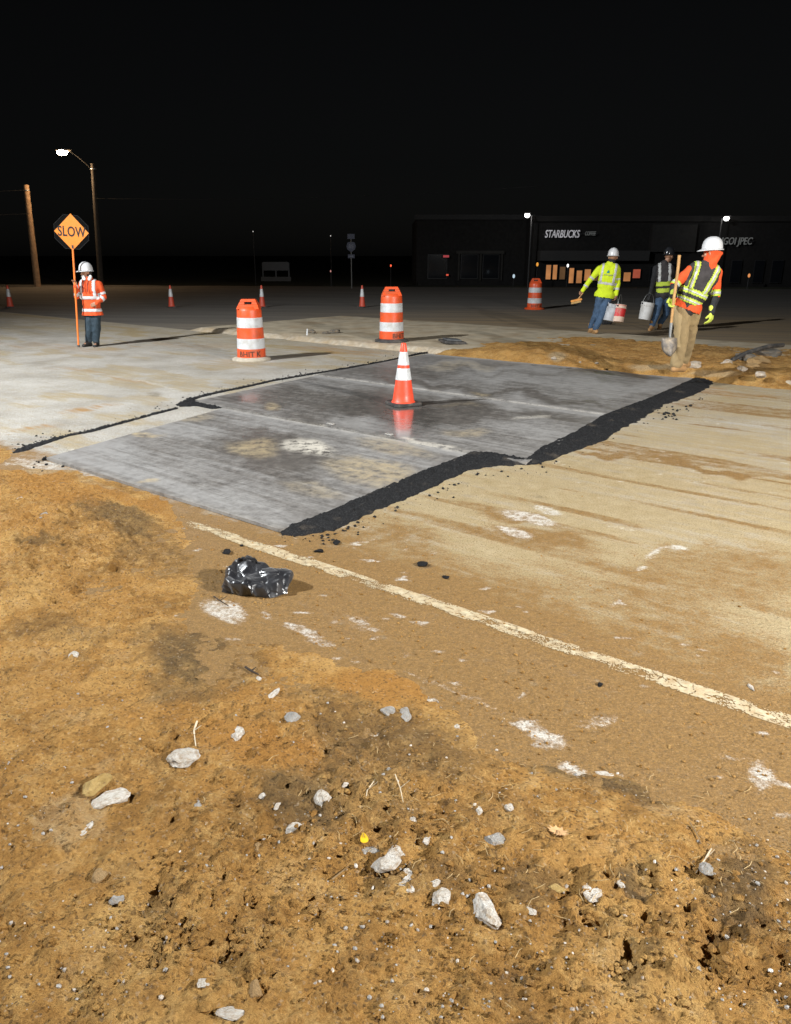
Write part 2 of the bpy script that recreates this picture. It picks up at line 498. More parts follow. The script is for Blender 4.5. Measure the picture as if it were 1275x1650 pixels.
M_RUBBER_DUSTY = pm('dust_covered_rubber', (.42, .37, .29), .9, var=.2, scale=14, bmp=.4, bscale=60)
M_BLACK = pm('black_print_and_slot_shade', (.015, .014, .014), .6, var=.2)
M_STENCIL = pm('faded_stencil_paint', (.10, .035, .02), .7, var=.5, scale=40)
M_BLACKMETAL = pm('black_metal', (.02, .02, .022), .5, var=.2)
M_GALV = pm('galvanised_steel', (.35, .36, .36), .45, metal=.7, var=.15)
M_WOODPOLE = pm('weathered_pole_timber', (.30, .20, .12), .9, var=.3, scale=6, bmp=.6, bscale=30)
M_WOOD = pm('ash_tool_handle', (.45, .25, .09), .55, var=.2, scale=12)

# ------------------------------------------------------------------ GROUND SHEETS
def plane_obj(name, pts, z, m):
    return link(name, new_mesh(name, [(x, y, z) for x, y in pts], [tuple(range(len(pts)))], [m], False))
struct(plane_obj('terrain', [(-700, -300), (700, -300), (700, 1200), (-700, 1200)], -0.30, M_GRASS), 'dark grassy ground reaching to the horizon')

# asphalt road beyond the work zone
gx = np.concatenate([np.linspace(-140, -26, 12), np.arange(-25, 25.1, .5), np.linspace(26, 140, 12)])
gy = np.concatenate([np.arange(1, 30, .4), np.linspace(30, 62, 30)])
X, Y = np.meshgrid(gx, gy)
Ymax = 46.5 - X * .15
Y = np.minimum(Y, Ymax)
d_, n_ = dn(X, Y)
du = sstep(32, 17, Y) * .95 * sstep(-8, 4, X) + .45 * sstep(24, 16, Y) + .25 * np.exp(-((X - 6) / 6) ** 2 - ((Y - 21) / 5) ** 2)
du = np.clip(du * (.5 + fbm(X * .5, Y * .8, 4)), 0, 1)
keep = np.ones((X.shape[0] - 1, X.shape[1] - 1), bool)
keep &= (dn(X[:-1, :-1], Y[:-1, :-1])[1] > 9.2)
keep &= (Y[1:, :-1] - Y[:-1, :-1]) > 1e-4
road = link('road', grid_mesh('road', X, Y, np.full(X.shape, -0.006), [M_ROAD], keep, attrs={'dust': du}))
struct(road, 'dark asphalt highway beyond the work zone')
for (a, b, w) in (((15, 506), (330, 487), .12), ((15, 494), (200, 490), .10), ((15, 533), (240, 520), .10)):
    p, q = at(*a), at(*b); t = (q - p).normalized(); s = Vector((-t.y, t.x, 0)) * w / 2
    p = p - t * 8
    ln = int((q - p).length / .12); L = np.linspace(0, (q - p).length, ln); W = np.linspace(-1, 1, 4)
    LL, WW = np.meshgrid(L, W)
    Xs = p.x + t.x * LL + s.x * WW; Ys = p.y + t.y * LL + s.y * WW
    kp = fbm(Xs[:-1, :-1] * 2, Ys[:-1, :-1] * 9, 3, 4) > .45
    o = link('lane_line', grid_mesh('lane_line', Xs, Ys, np.full(Xs.shape, -.002), [M_FAINT], kp)); struct(o)

# concrete pavement of the closed lanes
dd_ = np.concatenate([np.linspace(-60, -18, 22), np.arange(-17.5, 5.0, .045), np.linspace(5.3, 40, 16)])
nn_ = np.concatenate([np.arange(1.75, 7.2, .035), np.arange(7.2, 11.86, .06)])
D, N = np.meshgrid(dd_, nn_)
X, Y = xy(D, N)
U, V = proj(X, Y, np.zeros(X.shape))
infr = (Y > 0.6)
U = np.where(infr, U, -9999); V = np.where(infr, V, 9999)
rag = fbm(D * 1.1, N * 2.2, 5, 2)
rag2 = fbm(D * 4, N * 6, 4, 12)
right = sstep(-4.6, -3.2, D)            # road-wards of the patch
dust = np.clip(right * (.78 - .30 * sstep(5.0, 9, N)) + .15 + .5 * (rag - .5), 0, 1)
dust = np.where(D < -4.2, .10 + .45 * sstep(.52, .68, rag) + .35 * sstep(8.5, 11, N), dust)
brown = np.clip(sstep(4.7, 2.9, N + 1.9 * (rag - .5)) * 1.0, 0, 1) * sstep(-6.0, -4.2, D)
brown = np.maximum(brown, sstep(3.6, 3.0, N + .5 * (rag2 - .5)))
brown = np.maximum(brown, blobs(U, V, [
    (1160, 930, 230, 70, 0, .62), (980, 930, 150, 45, 8, .4), (880, 870, 130, 24, 8, .8), (700, 1010, 190, 60, 20, .8),
    (940, 1090, 260, 70, 20, .85), (1190, 1060, 120, 60, 15, .8), (420, 885, 60, 30, 20, .7), (530, 960, 150, 55, 25, .95),
    (830, 830, 80, 14, 5, .75), (1120, 750, 130, 9, 9, .9), (970, 733, 60, 6, 5, .8), (990, 735, 60, 6, 5, .8)], 26))
tread = sstep(.54, .66, fbm(D * .35, N * 5.0, 4, 77)) * (.35 + .5 * fbm(D * 3, N * 9, 3, 78)) * sstep(-4.4, -3.2, D)
brown = np.clip(np.maximum(brown, tread), 0, 1)
# joints between slabs
jn = np.exp(-((N - 6.72 - .02 * D - .03 * (rag2 - .5)) / .030) ** 2) * sstep(-3.0, -2.6, D)
brown = np.maximum(brown, jn * .9)
tar = blobs(U, V, [(95, 748, 20, 4, 0, .9), (70, 742, 14, 3, 0, .7), (680, 911, 9, 4, 0, .6), (865, 800, 8, 3, 0, .5), (250, 636, 14, 5, 0, .5)], 8)
rust = blobs(U, V, [(140, 657, 55, 4, -10, .9), (60, 688, 50, 4, -8, .8), (210, 612, 50, 2.5, 13, .8), (120, 598, 60, 4, 8, .45),
                    (540, 566, 90, 4, 3, .8), (1180, 632, 90, 7, 4, .75), (90, 560, 120, 5, 2, .4), (300, 556, 120, 5, 2, .4), (930, 700, 60, 5, -6, .4)], 12)
white = blobs(U, V, [(858, 835, 62, 11, 14, 1.3), (830, 858, 36, 10, 18, 1.3), (885, 822, 44, 7, 12, 1.1), (1110, 728, 60, 5, 3, .55), (1120, 640, 70, 18, -8, .55), (1140, 665, 60, 14, 4, .5), (1105, 618, 60, 8, -8, .55), (1035, 912, 9, 14, 30, 1.3), (1060, 893, 26, 5, -20, 1.3), (1095, 884, 22, 5, -6, 1.2),
                     (1000, 850, 30, 4, 4, .8), (360, 985, 54, 22, 22, 1.2), (500, 1022, 55, 10, 24, 1.15), (430, 985, 20, 5, 25, .8), (870, 1185, 62, 18, 26, 1.2), (740, 1120, 120, 10, 24, .62),
                     (580, 1005, 24, 14, 10, .85), (600, 1016, 18, 6, 0, .95), (655, 1055, 14, 8, 0, .7), (845, 1120, 18, 14, -30, .8), (965, 1165, 45, 18, 0, .72), (985, 1160, 18, 12, 0, .9),
                     (1170, 1220, 26, 8, 10, .7), (1225, 1250, 30, 40, 0, .85), (945, 1245, 40, 5, 15, .6), (1120, 1235, 20, 5, 10, .7), (1060, 1085, 30, 8, 20, .6), (560, 992, 30, 6, 20, .5),
                     (70, 750, 55, 10, 2, .95), (40, 742, 40, 8, 0, .8), (250, 620, 60, 3, 13, .9), (170, 642, 160, 14, -6, .35), (230, 668, 120, 10, -14, .4), (100, 690, 120, 14, -10, .5), (330, 650, 30, 5, 0, .9)], 12)
jl = np.exp(-((N - 6.46) / .035) ** 2) * sstep(-8.0, -8.4, D) * sstep(-13.5, -10, D)
white = np.maximum(white, .8 * jl)
fleck = (fbm(D * 11, N * 11, 3, 91) > .742) * sstep(4.8, 3.2, N) + (fbm(D * 13, N * 13, 3, 93) > .735) * sstep(4, 6, N) * .8
white = np.maximum(white, fleck * .95)
Zp = -.0008 + .0015 * rag
pave = link('pavement', grid_mesh('pavement', X, Y, Zp, [M_PAVE], attrs={'dust': dust, 'brown': brown, 'tar': tar, 'rust': rust, 'white': white}))
struct(pave, 'dusty concrete pavement of the closed lanes')

# raised median with a broken concrete curb
d2 = np.concatenate([np.arange(-16.4, 6, .08), np.linspace(6.2, 30, 40)])
n2 = np.concatenate([np.array([11.70, 11.78, 11.84, 11.90]), np.arange(11.98, 16.9, .12), np.array([16.95, 17.05])])
D, N = np.meshgrid(d2, n2)
wob = .10 * (fbm(D * .9, D * 0 + 3.1, 4, 8) - .5) + .10 * (fbm(D * 6, D * 0 + 7.7, 3, 9) - .5)
prof = np.interp(N, [11.70, 11.78, 11.84, 11.90, 12.1, 16.8, 17.05], [-.01, .025, .072, .088, .092, .088, -.02])
endf = sstep(-16.4, -15.7, D)
brk = .05 * sstep(.52, .7, fbm(D * 1.7, N * 2, 4, 6)) * sstep(12.3, 11.8, N)
Zi = (prof - brk) * endf - .012 * (1 - endf) + .01 * (fbm(D * 2, N * 2, 4, 3) - .5) * endf
X, Y = xy(D, N + wob * sstep(12.6, 11.9, N))
me = grid_mesh('median', X, Y, Zi, [M_ISLAND, M_CURB])
pn = np.zeros(len(me.polygons), np.int32)
nr = (len(n2) - 1); nc = (len(d2) - 1)
pn.reshape(nr, nc)[:5, :] = 1
me.polygons.foreach_set('material_index', pn)
struct(link('median', me), 'low raised median with a chipped pale curb')

# dirt heaped over the median
d3 = np.arange(-10.2, 9, .045); n3 = np.arange(11.25, 17.0, .045)
D, N = np.meshgrid(d3, n3)
X, Y = xy(D, N)
lump = fbm(D * 1.0, N * 1.2, 4, 21); fine = fbm(D * 6, N * 6, 4, 22)
env = sstep(11.42, 11.95, N + .25 * (fbm(D * 2.2, D * 0, 3, 5) - .5)) * sstep(-9.6, -7.4, D + 1.2 * (lump - .5)) * sstep(17.3, 15.0, N + 1.6 * (lump - .5))
crest = np.exp(-((N - 12.35) / .55) ** 2) * sstep(.2, .6, fbm(D * .8, D * 0 + 1, 3, 30))
low = 1 - .65 * sstep(-4.4, -3.0, D)
Zm = -.05 + env * (.155 + low * (.09 * crest + .12 * (lump - .4)) + .09 * (fine - .45) + .05 * (fbm(D * 14, N * 14, 3, 29) - .5))
U, V = proj(X, Y, Zm)
me = grid_mesh('dirt_bank', X, Y, Zm, [M_DIRT], attrs={
    'orange': blobs(U, V, [(980, 572, 260, 34, 0, .40)], 10),
    'dark': blobs(U, V, [(1150, 565, 120, 8, 0, .35), (1215, 590, 30, 14, 0, .5)], 8),
    'pale': blobs(U, V, [(990, 572, 260, 34, 0, .3), (900, 575, 20, 10, 0, .8), (1060, 592, 70, 7, 0, .8), (1150, 600, 60, 8, 0, .7)], 10)})  # the broad pale blob lightens the soil in place of lamp light
BANK = (d3, n3, Zm)
struct(link('dirt_bank', me), 'orange soil heaped along the median')

# foreground soil
d4 = np.concatenate([np.linspace(-40, -7.6, 30), np.arange(-7.5, .6, .0105), np.linspace(.7, 20, 30)])
n4 = np.concatenate([np.linspace(-25, .1, 26), np.arange(.15, 3.45, .0095)])
D, N = np.meshgrid(d4, n4)
X, Y = xy(D, N)
rg = fbm(D * 1.5, N * 1.5, 4, 40)
nb = 2.36 + .88 * sstep(-3.0, -4.9, D) + .14 * (fbm(D * 2.5, D * 0 + 2, 4, 44) - .5) + .10 * (rg - .5)
nb -= .26 * np.exp(-((D + 2.95) / .20) ** 2) + .10 * np.exp(-((D + 2.45) / .3) ** 2) + .20 * np.exp(-((D + 1.25) / .28) ** 2)
nb -= .35 * np.exp(-((D + 6.75) / .35) ** 2)
ins = sstep(-.05, .5, nb - N)
w1, w2, wi = worley(D / .085, N / .085, 3)
clod = np.clip(.5 - w1 * (1.0 + .8 * wi), 0, 1) * (wi > .45)
v1, v2, vi = worley(D / .033, N / .033, 9)
clod2 = np.clip(.5 - v1, 0, 1) * (vi > .5)
x1, x2, xi = worley(D / .26 + .5 * (fbm(D * 9, N * 9, 3, 2) - .5), N / .26 + .5 * (fbm(D * 9, N * 9, 3, 3) - .5), 21)
U, V = proj(X, Y, np.zeros(X.shape)); vis = Y > .5
U = np.where(vis, U, -9999); V = np.where(vis, V, 9999)
rough = blobs(U, V, [(1100, 1480, 260, 170, 0, 1.0), (330, 1510, 190, 100, 0, .9), (640, 1330, 330, 150, 0, .75), (500, 1230, 160, 90, 0, .55), (130, 900, 200, 130, 20, .45)], 30) + .55
crack = sstep(.085, .0, x2 - x1) * (fbm(D * 2.6, N * 2.6, 3, 61) > .52) * rough
pits = blobs(U, V, [(1035, 1440, 30, 22, 0, 1), (1145, 1365, 12, 26, 0, 1), (1185, 1377, 42, 6, 8, .9), (1165, 1515, 9, 22, 0, 1.1), (960, 1497, 22, 12, 0, .9), (1030, 1492, 13, 12, 0, 1), (1108, 1462, 7, 14, 0, .8), (1142, 1435, 6, 12, 0, .8),
                      (292, 1545, 5, 22, 15, .9), (322, 1475, 5, 16, 15, .8), (345, 1478, 5, 18, 20, .9), (392, 1478, 5, 24, 18, .9), (402, 1600, 6, 14, 10, 1), (298, 1510, 5, 12, 15, .8), (280, 1320, 5, 32, 15, .7),
                      (395, 1155, 6, 14, 0, .8), (285, 1195, 5, 18, 15, .8), (1180, 1590, 14, 8, 10, .8), (1060, 1590, 20, 6, -10, .8), (700, 1395, 7, 16, 15, .7), (625, 1420, 5, 10, 0, .7)], 7, 9)
mounds = blobs(U, V, [(1000, 1590, 150, 60, 0, .8), (1190, 1420, 60, 40, 0, .9), (1100, 1330, 110, 30, 12, .8), (880, 1250, 70, 25, 0, .5), (1205, 1560, 60, 50, 0, .8), (410, 1592, 20, 22, 0, 1), (350, 1370, 60, 50, 0, .4), (90, 870, 120, 50, 10, .7), (60, 950, 70, 30, 0, .5)], 14)
Zd = -.004 + np.where(nb > N, .045 * (1 - np.exp(-np.maximum(nb - N, 0) / .55)), (nb - N) * .10) + .010 * (fbm(D * 11, N * 11, 4, 57) - .52) * sstep(-.3, 0, nb - N)
Zd = np.maximum(Zd, -.05)
Zd += ins * (.018 * np.clip(.55 - worley(D / .21 + .6 * (fbm(D * 5, N * 5, 3, 81) - .5), N / .21 + .6 * (fbm(D * 5, N * 5, 3, 82) - .5), 31)[0], 0, 1) * rough + .065 * (fbm(D * .9, N * .9, 4, 50) - .5) + .042 * (fbm(D * 4, N * 4, 4, 51) - .5) * (.5 + rough)
             + .030 * (fbm(D * 16, N * 16, 3, 52) - .5) * (.5 + rough) + .020 * (fbm(D * 48, N * 48, 2, 53) - .5)
             + .038 * clod * rough + .016 * clod2 * (.4 + rough) - .012 * crack - .020 * pits + .035 * mounds)
Zd = np.where(N < .1, Zd - .0, Zd)
dark = blobs(U, V, [(320, 1060, 110, 55, 10, .85), (290, 1110, 90, 40, 0, .55), (420, 1020, 60, 20, 20, .45), (200, 845, 95, 28, 22, .75), (255, 890, 100, 40, 20, .5), (90, 1020, 120, 30, 0, .35), (55, 882, 60, 12, -6, .6), (490, 1300, 90, 70, 10, .75), (640, 1200, 200, 70, 15, .62), (860, 1215, 110, 30, 22, 1.0), (1000, 1260, 120, 30, 22, .85), (1120, 1275, 110, 20, 20, .6),
                     (1190, 1440, 70, 110, 0, .75), (860, 1440, 60, 50, 0, .6), (1020, 1430, 40, 30, 0, .9), (560, 1260, 120, 50, 0, .5), (620, 1320, 90, 50, 0, .4), (720, 1430, 60, 40, 0, .45), (1210, 1290, 50, 40, 0, .5), (540, 1125, 100, 14, 5, .5), (650, 1430, 60, 30, 0, .5), (800, 1330, 120, 50, 0, .3)], 34)
orange = blobs(U, V, [(430, 1210, 130, 50, 10, .9), (620, 1105, 130, 30, 8, 1), (90, 790, 110, 40, 15, .85), (220, 810, 100, 16, 22, .9), (330, 850, 60, 14, 22, .8), (110, 1120, 150, 50, 0, .35), (250, 1150, 90, 40, 0, .5), (40, 850, 60, 30, 0, .6), (160, 960, 120, 40, 0, .4), (420, 1130, 90, 30, 10, .5), (1150, 1510, 90, 60, 0, .35), (910, 1400, 90, 60, 0, .3)], 34)
pale = blobs(U, V, [(120, 1330, 90, 70, -30, .5), (740, 1120, 110, 12, 24, .7), (1090, 1315, 90, 16, 16, .45), (70, 760, 70, 8, 0, .7), (180, 1400, 140, 70, 0, .25), (1000, 1570, 90, 40, 0, .4), (360, 1250, 20, 10, 0, .4), (170, 780, 60, 8, 20, .5)], 24)
soil = link('soil', grid_mesh('soil', X, Y, Zd, [M_DIRT], attrs={'dark': dark, 'orange': orange, 'pale': pale}))
struct(soil, 'rough orange brown soil of the foreground')
SOIL = (d4, n4, Zd)
def soil_z(x, y):
    d, n = dn(x, y)
    i = min(max(int(np.searchsorted(d4, d)), 0), len(d4) - 1); j = min(max(int(np.searchsorted(n4, n)), 0), len(n4) - 1)
    return max(float(Zd[j, i]), 0.0 if n > 1.8 else -1)
def on_soil(u, v):
    p = at(u, v); z = soil_z(p.x, p.y)
    for _ in range(3):
        p = at(u, v, z); z = soil_z(p.x, p.y)
    return Vector((p.x, p.y, z))

# worn edge line
def worn_line(name, pa, pb, width, fill, seed, z=.0022, cell=.0055):
    p, q = Vector(pa), Vector(pb); t = (q - p).normalized(); s = Vector((-t.y, t.x, 0))
    L = np.arange(0, (q - p).length, cell); W = np.linspace(-width / 2, width / 2, max(4, int(width / cell)))
    LL, WW = np.meshgrid(L, W)
    wv = .02 * (fbm(LL * 2, LL * 0 + seed, 3, seed) - .5)
    Xs = p.x + t.x * LL + s.x * (WW + wv); Ys = p.y + t.y * LL + s.y * (WW + wv)
    c = fbm(LL * 7, WW * 22, 4, seed + 1) * .6 + fbm(LL * 1.3, WW * 4, 3, seed + 2) * .4
    edge = .09 * sstep(.55, 1, np.abs(WW) / (width / 2)) + .16 * (np.random.default_rng(seed).random(LL.shape) - .5)
    cr1, cr2, _ = worley(LL / .09, WW / .05, seed)
    kp = (c + edge < fill(LL)) & (cr2 - cr1 > .035)
    return link(name, grid_mesh(name, Xs, Ys, np.full(Xs.shape, z), [M_LINE], kp[:-1, :-1]))
LA = at(285, 836); LB = LA + (at(1232, 1149) - LA) * 1.5
LN = (LB - LA).length
o = worn_line('painted_edge_line', LA, LB, .104, lambda L: np.interp(L / LN, [0, .12, .3, .5, .62, .75, 1], [.48, .60, .57, .555, .51, .53, .53]), 3)
struct(o, 'worn cream edge line painted on the pavement')

# ------------------------------------------------------------------ STEEL PLATES
PT = .026
def plate(name, px, label, seed):
    c = [at(u, v, PT) for u, v in px]          # left, front, right, back
    nu, nv = 110, 90
    a = np.linspace(0, 1, nu)[None, :]; b = np.linspace(0, 1, nv)[:, None]
    def bil(k): return (c[0][k] * (1 - a) + c[1][k] * a) * (1 - b) + (c[3][k] * (1 - a) + c[2][k] * a) * b
    X, Y = bil(0), bil(1)
    Z = PT + .003 * (fbm(X * .5, Y * .5, 2, seed) - .5)
    U, V = proj(X, Y, Z)
    at_ = {
        'dust': blobs(U, V, [(150, 720, 110, 40, 15, .9), (300, 780, 160, 35, 18, .8), (300, 690, 120, 16, 10, .7), (580, 680, 120, 14, 14, .9), (760, 640, 160, 9, 6, .8), (900, 615, 200, 10, 4, .8), (850, 690, 100, 18, 6, .7), (1020, 625, 100, 9, -4, .7), (420, 830, 60, 18, 20, .5), (640, 735, 100, 14, 12, .5), (800, 592, 150, 6, 2, .8), (430, 690, 60, 10, 10, .6)], 22),
        'dark': blobs(U, V, [(440, 728, 110, 36, 10, .95), (470, 640, 90, 16, -4, .7), (560, 655, 120, 26, -6, .95), (720, 665, 140, 22, 4, .9), (700, 625, 130, 7, 8, .8), (880, 640, 160, 5, 7, .8), (1000, 602, 110, 6, 3, .8), (640, 600, 120, 12, 0, .6), (860, 665, 100, 6, 6, .6), (330, 770, 60, 8, 10, .5), (470, 770, 70, 14, 10, .5), (400, 640, 60, 10, 0, .5)], 22),
        'tan': blobs(U, V, [(405, 722, 46, 16, 0, .9), (600, 760, 85, 26, 10, .75), (640, 720, 70, 12, 10, .5), (440, 652, 20, 6, 0, .8), (235, 697, 36, 4, 0, .9), (300, 670, 50, 8, 0, .5), (240, 775, 14, 4, -20, .8), (740, 590, 70, 6, 0, .4), (750, 700, 40, 8, 0, .5), (770, 632, 20, 3, 0, .7), (740, 655, 40, 4, 0, .3), (510, 790, 60, 10, 10, .4)], 14),
        'white': blobs(U, V, [(500, 722, 38, 13, 8, 1), (470, 718, 22, 8, 0, .8), (520, 684, 5, 3, 0, 1), (660, 707, 16, 3, 8, .8), (700, 716, 60, 3, 10, .6), (860, 672, 40, 3, -4, .4)], 9),
        'wet': blobs(U, V, [(655, 678, 70, 36, 0, 1), (575, 655, 60, 18, -6, .4), (740, 660, 60, 12, 0, .3), (390, 640, 30, 10, 0, .5)], 12)}
    edge = (.45 if seed == 13 else 1.0) * np.maximum(sstep(.965, .99, b + 0 * a), .55 * sstep(.03, .0, b + 0 * a)) * (.55 + .6 * fbm(X * 4, Y * 4, 3, seed + 2))
    at_['white'] = np.maximum(at_['white'], edge * .24); at_['dust'] = np.maximum(at_['dust'], sstep(.90, .97, b + 0 * a))
    me = grid_mesh(name, X, Y, Z, [M_STEEL], attrs=at_)
    bm = bmesh.new(); bm.from_mesh(me)
    be = [e for e in bm.edges if e.is_boundary]
    r = bmesh.ops.extrude_edge_only(bm, edges=be)
    for g in r['geom']:
        if isinstance(g, bmesh.types.BMVert): g.co.z = .0025
    bmesh.ops.recalc_face_normals(bm, faces=bm.faces)
    for e in be: e.smooth = False
    bm.to_mesh(me); bm.free()
    o = link(name, me); tag(o, label, 'steel plate', 'road plates over the trench')
    return o
plate('road_plate', [(75, 737), (452, 853), (766, 732.5), (360, 657.5)], 'scuffed grey steel road plate nearest the black bag', 3)
plate('road_plate', [(315, 646), (848, 745), (984, 670), (511, 605)], 'steel road plate the near traffic cone stands on', 13)
plate('road_plate', [(512, 603.2), (986, 668), (1120, 608), (690, 570)], 'farthest steel road plate along the dirt bank', 23)
# weld tabs across the seam between the plates
M_WELD = pm('pale_weld_tab', (.42, .40, .37), .5, metal=.4, var=.3, scale=40)
for (u, v, lab) in ((533, 684, 'small pale weld tab on the plate seam left of the cone'), (627, 701, 'small pale weld tab on the plate seam below the cone')):
    p = at(u, v, PT)
    mb = MB(); mb.box((0, 0, .004), (.09, .045, .008)); mb.box((.02, 0, .010), (.02, .05, .008)); mb.box((-.025, 0, .010), (.02, .05, .008))
    o = mb.build('weld_tab', M_WELD, bevel=.002); o.location = (p.x, p.y, PT + .003); o.rotation_euler = (0, 0, R(-40))
    tag(o, lab, 'metal tab', 'weld tabs on the plates')

# ------------------------------------------------------------------ COLD PATCH RAMPS
def resample(pts, m):
    pts = [np.array(p) for p in pts]
    L = np.concatenate([[0], np.cumsum([np.linalg.norm(b - a) for a, b in zip(pts[:-1], pts[1:])])])
    t = np.linspace(0, L[-1], m); P = np.array(pts)
    return np.stack([np.interp(t, L, P[:, k]) for k in range(P.shape[1])], -1)
def ramp_strip(name, upper, lower, h_up, h_mid, m, k, seed, label, rag=.03, shrink=1.0):
    A = resample([at(u, v, h_up) for u, v in upper], m); B = resample([at(u, v, 0) for u, v in lower], m)
    t = np.linspace(0, 1, k)[:, None]
    L = np.linspace(0, m * .018, m)[None, :]
    rA = rag * .6 * 2 * (fbm(L * 9, L * 0 + seed, 5, seed) - .5); rB = rag * 2.6 * (fbm(L * 9, L * 0 + seed + 5, 5, seed + 7) - .5)
    wid = np.linalg.norm(B - A, axis=1)[None, :] + 1e-4
    tt = t * (shrink + rB / wid) + (1 - t) * (-rA / wid)
    X = A[:, 0][None] * (1 - tt) + B[:, 0][None] * tt; Y = A[:, 1][None] * (1 - tt) + B[:, 1][None] * tt
    prof = h_up * (1 - t) ** 1.0 + h_mid * np.sin(np.pi * np.clip(t, 0, 1)) ** .7
    g1, _, gi = worley(X / .028, Y / .028, seed)
    Z = prof + (.026 * np.clip(.6 - g1, 0, 1) * (gi > .25) + .022 * (fbm(X * 22, Y * 22, 3, seed) - .5)) * np.sin(np.pi * np.clip(t, .06, .94)) ** .4
    endt = np.minimum(1, np.minimum(np.arange(m), np.arange(m)[::-1]) / 8.0)[None, :]
    Z = Z * (.3 + .7 * endt); Z[0] = np.minimum(Z[0], h_up + .001) if h_up > 0 else -.004; Z[-1] = -.004
    if h_up > 0: Z[0] = h_up - .003
    o = link(name, grid_mesh(name, X, Y, Z, [M_PATCH])); tag(o, label, 'asphalt patch', 'cold patch ramps along the plates')
    return o
ramp_strip('asphalt_ramp',
    [(450, 850), (500, 834), (560, 810), (620, 783), (690, 755), (735, 737), (757, 728), (790, 728), (830, 738), (850, 738), (870, 721), (920, 698), (975, 667), (1040, 643), (1090, 622), (1125, 606)],
    [(455, 864), (490, 866), (540, 858), (580, 842), (620, 822), (660, 806), (690, 795), (720, 778), (760, 760), (800, 755), (850, 752), (880, 748), (930, 728), (980, 712), (1010, 692), (1040, 678), (1060, 664), (1080, 652), (1120, 640), (1145, 628), (1162, 610)],
    .027, .013, 700, 28, 3, 'broad black asphalt ramp along the right side of the plates', .035, .88)
ramp_strip('asphalt_ramp',
    [(20, 729), (40, 718), (75, 709), (110, 701), (150, 692), (200, 679), (240, 668), (286, 656)],
    [(22, 732), (56, 727), (84, 716), (112, 704.5), (150, 698), (200, 684), (240, 673), (288, 660)],
    0, .008, 300, 9, 13, 'thin black asphalt seam left of the near plate', .014, .7)
ramp_strip('asphalt_ramp',
    [(282, 652), (300, 644), (325, 636), (360, 629), (400, 621), (440, 612), (500, 602), (560, 592), (620, 581), (650, 575)],
    [(288, 656), (306, 651), (330, 642), (362, 634), (402, 626), (442, 616), (500, 606), (560, 596), (620, 584.5), (650, 578)],
    0, .008, 420, 7, 23, 'thin black asphalt seam left of the cone plate', .014, .65)
ramp_strip('asphalt_ramp', [(286, 653), (312, 644), (340, 649), (364, 653)], [(290, 656), (318, 655), (342, 660), (366, 657)], 0, .012, 60, 9, 33, 'short grey black asphalt wedge between the two left seams', .012)
ramp_strip('asphalt_ramp', [(657, 573), (675, 569), (692, 567)], [(658, 575.5), (676, 571.5), (694, 569)], 0, .012, 60, 7, 43, 'short black asphalt stub behind the near cone', .012)

def rock_mesh(name, seed, m, sub=2, flat=.6, rough=.35, facet=True, ax=(1, 1, 1)):
    bm = bmesh.new(); bmesh.ops.create_icosphere(bm, subdivisions=sub, radius=1)
    P = np.array([v.co[:] for v in bm.verts]); rg = np.random.default_rng(seed)
    if facet:
        for _ in range(9):
            nrm = rg.normal(size=3); nrm /= np.linalg.norm(nrm); dlim = rg.uniform(.55, .85)
            dd = P @ nrm; P -= np.outer(np.maximum(dd - dlim, 0), nrm)
    P *= (1 + rough * (vnoise3(P * 1.7 + 10, seed % 50)[:, None] - .5) + .4 * rough * (vnoise3(P * 4.5 + 10, seed % 37)[:, None] - .5))
    P *= np.array(ax) * np.array((1, 1, flat))
    for v, p in zip(bm.verts, P): v.co = p
    for f in bm.faces: f.smooth = not facet
    me = bpy.data.meshes.new(name); bm.to_mesh(me); bm.free(); me.materials.append(m)
    return me
def scatter_mesh(name, spots, m, kinds, seed):
    """one joined mesh of little lumps: spots = (x, y, z, size)"""
    rg = np.random.default_rng(seed); V = []; Fq = []; base = 0
    protos = []
    for k in range(kinds):
        bm = bmesh.new(); bmesh.ops.create_icosphere(bm, subdivisions=1, radius=1)
        P = np.array([v.co[:] for v in bm.verts]); P *= rg.uniform(.65, 1.2, (len(P), 1)); P *= np.array((1, rg.uniform(.6, 1), rg.uniform(.45, .8)))
        protos.append((P, [[v.index for v in f.verts] for f in bm.faces])); bm.free()
    for (x, y, z, s) in spots:
        P, fs = protos[rg.integers(kinds)]; a = rg.uniform(0, 6.28); c, sn = math.cos(a), math.sin(a)
        Q = P @ np.array([[c, sn, 0], [-sn, c, 0], [0, 0, 1]]) * s + np.array((x, y, z + s * .25))
        V.append(Q); Fq += [[i + base for i in f] for f in fs]; base += len(Q)
    me = bpy.data.meshes.new(name); me.from_pydata(np.concatenate(V).tolist(), [], Fq); me.materials.append(m); me.update()
    return me
spots = []
band = [(455, 864), (540, 860), (620, 824), (690, 797), (760, 762), (850, 755), (930, 731), (1010, 694), (1080, 654), (1145, 632)]
for _ in range(170):
    k = random.random() * (len(band) - 1); i = int(k); f = k - i
    u = band[i][0] * (1 - f) + band[i + 1][0] * f; v = band[i][1] * (1 - f) + band[i + 1][1] * f
    e = random.expovariate(1 / 7.0); p = at(u + e * .5 + random.uniform(-6, 6), v + e * .8); spots.append((p.x, p.y, 0, .003 + .014 * random.random() ** 2.2))
for (ln, wd, cnt) in (([(22, 728), (75, 709), (150, 692), (286, 656)], 4, 70), ([(300, 644), (400, 621), (500, 602), (650, 575)], 3, 110)):
    for _ in range(cnt):
        k = random.random() * (len(ln) - 1); i = int(k); f = k - i
        u = ln[i][0] * (1 - f) + ln[i + 1][0] * f; v = ln[i][1] * (1 - f) + ln[i + 1][1] * f
        p = at(u + random.uniform(-9, 9), v - random.expovariate(1 / wd) + 1); spots.append((p.x, p.y, 0, random.uniform(.005, .016)))
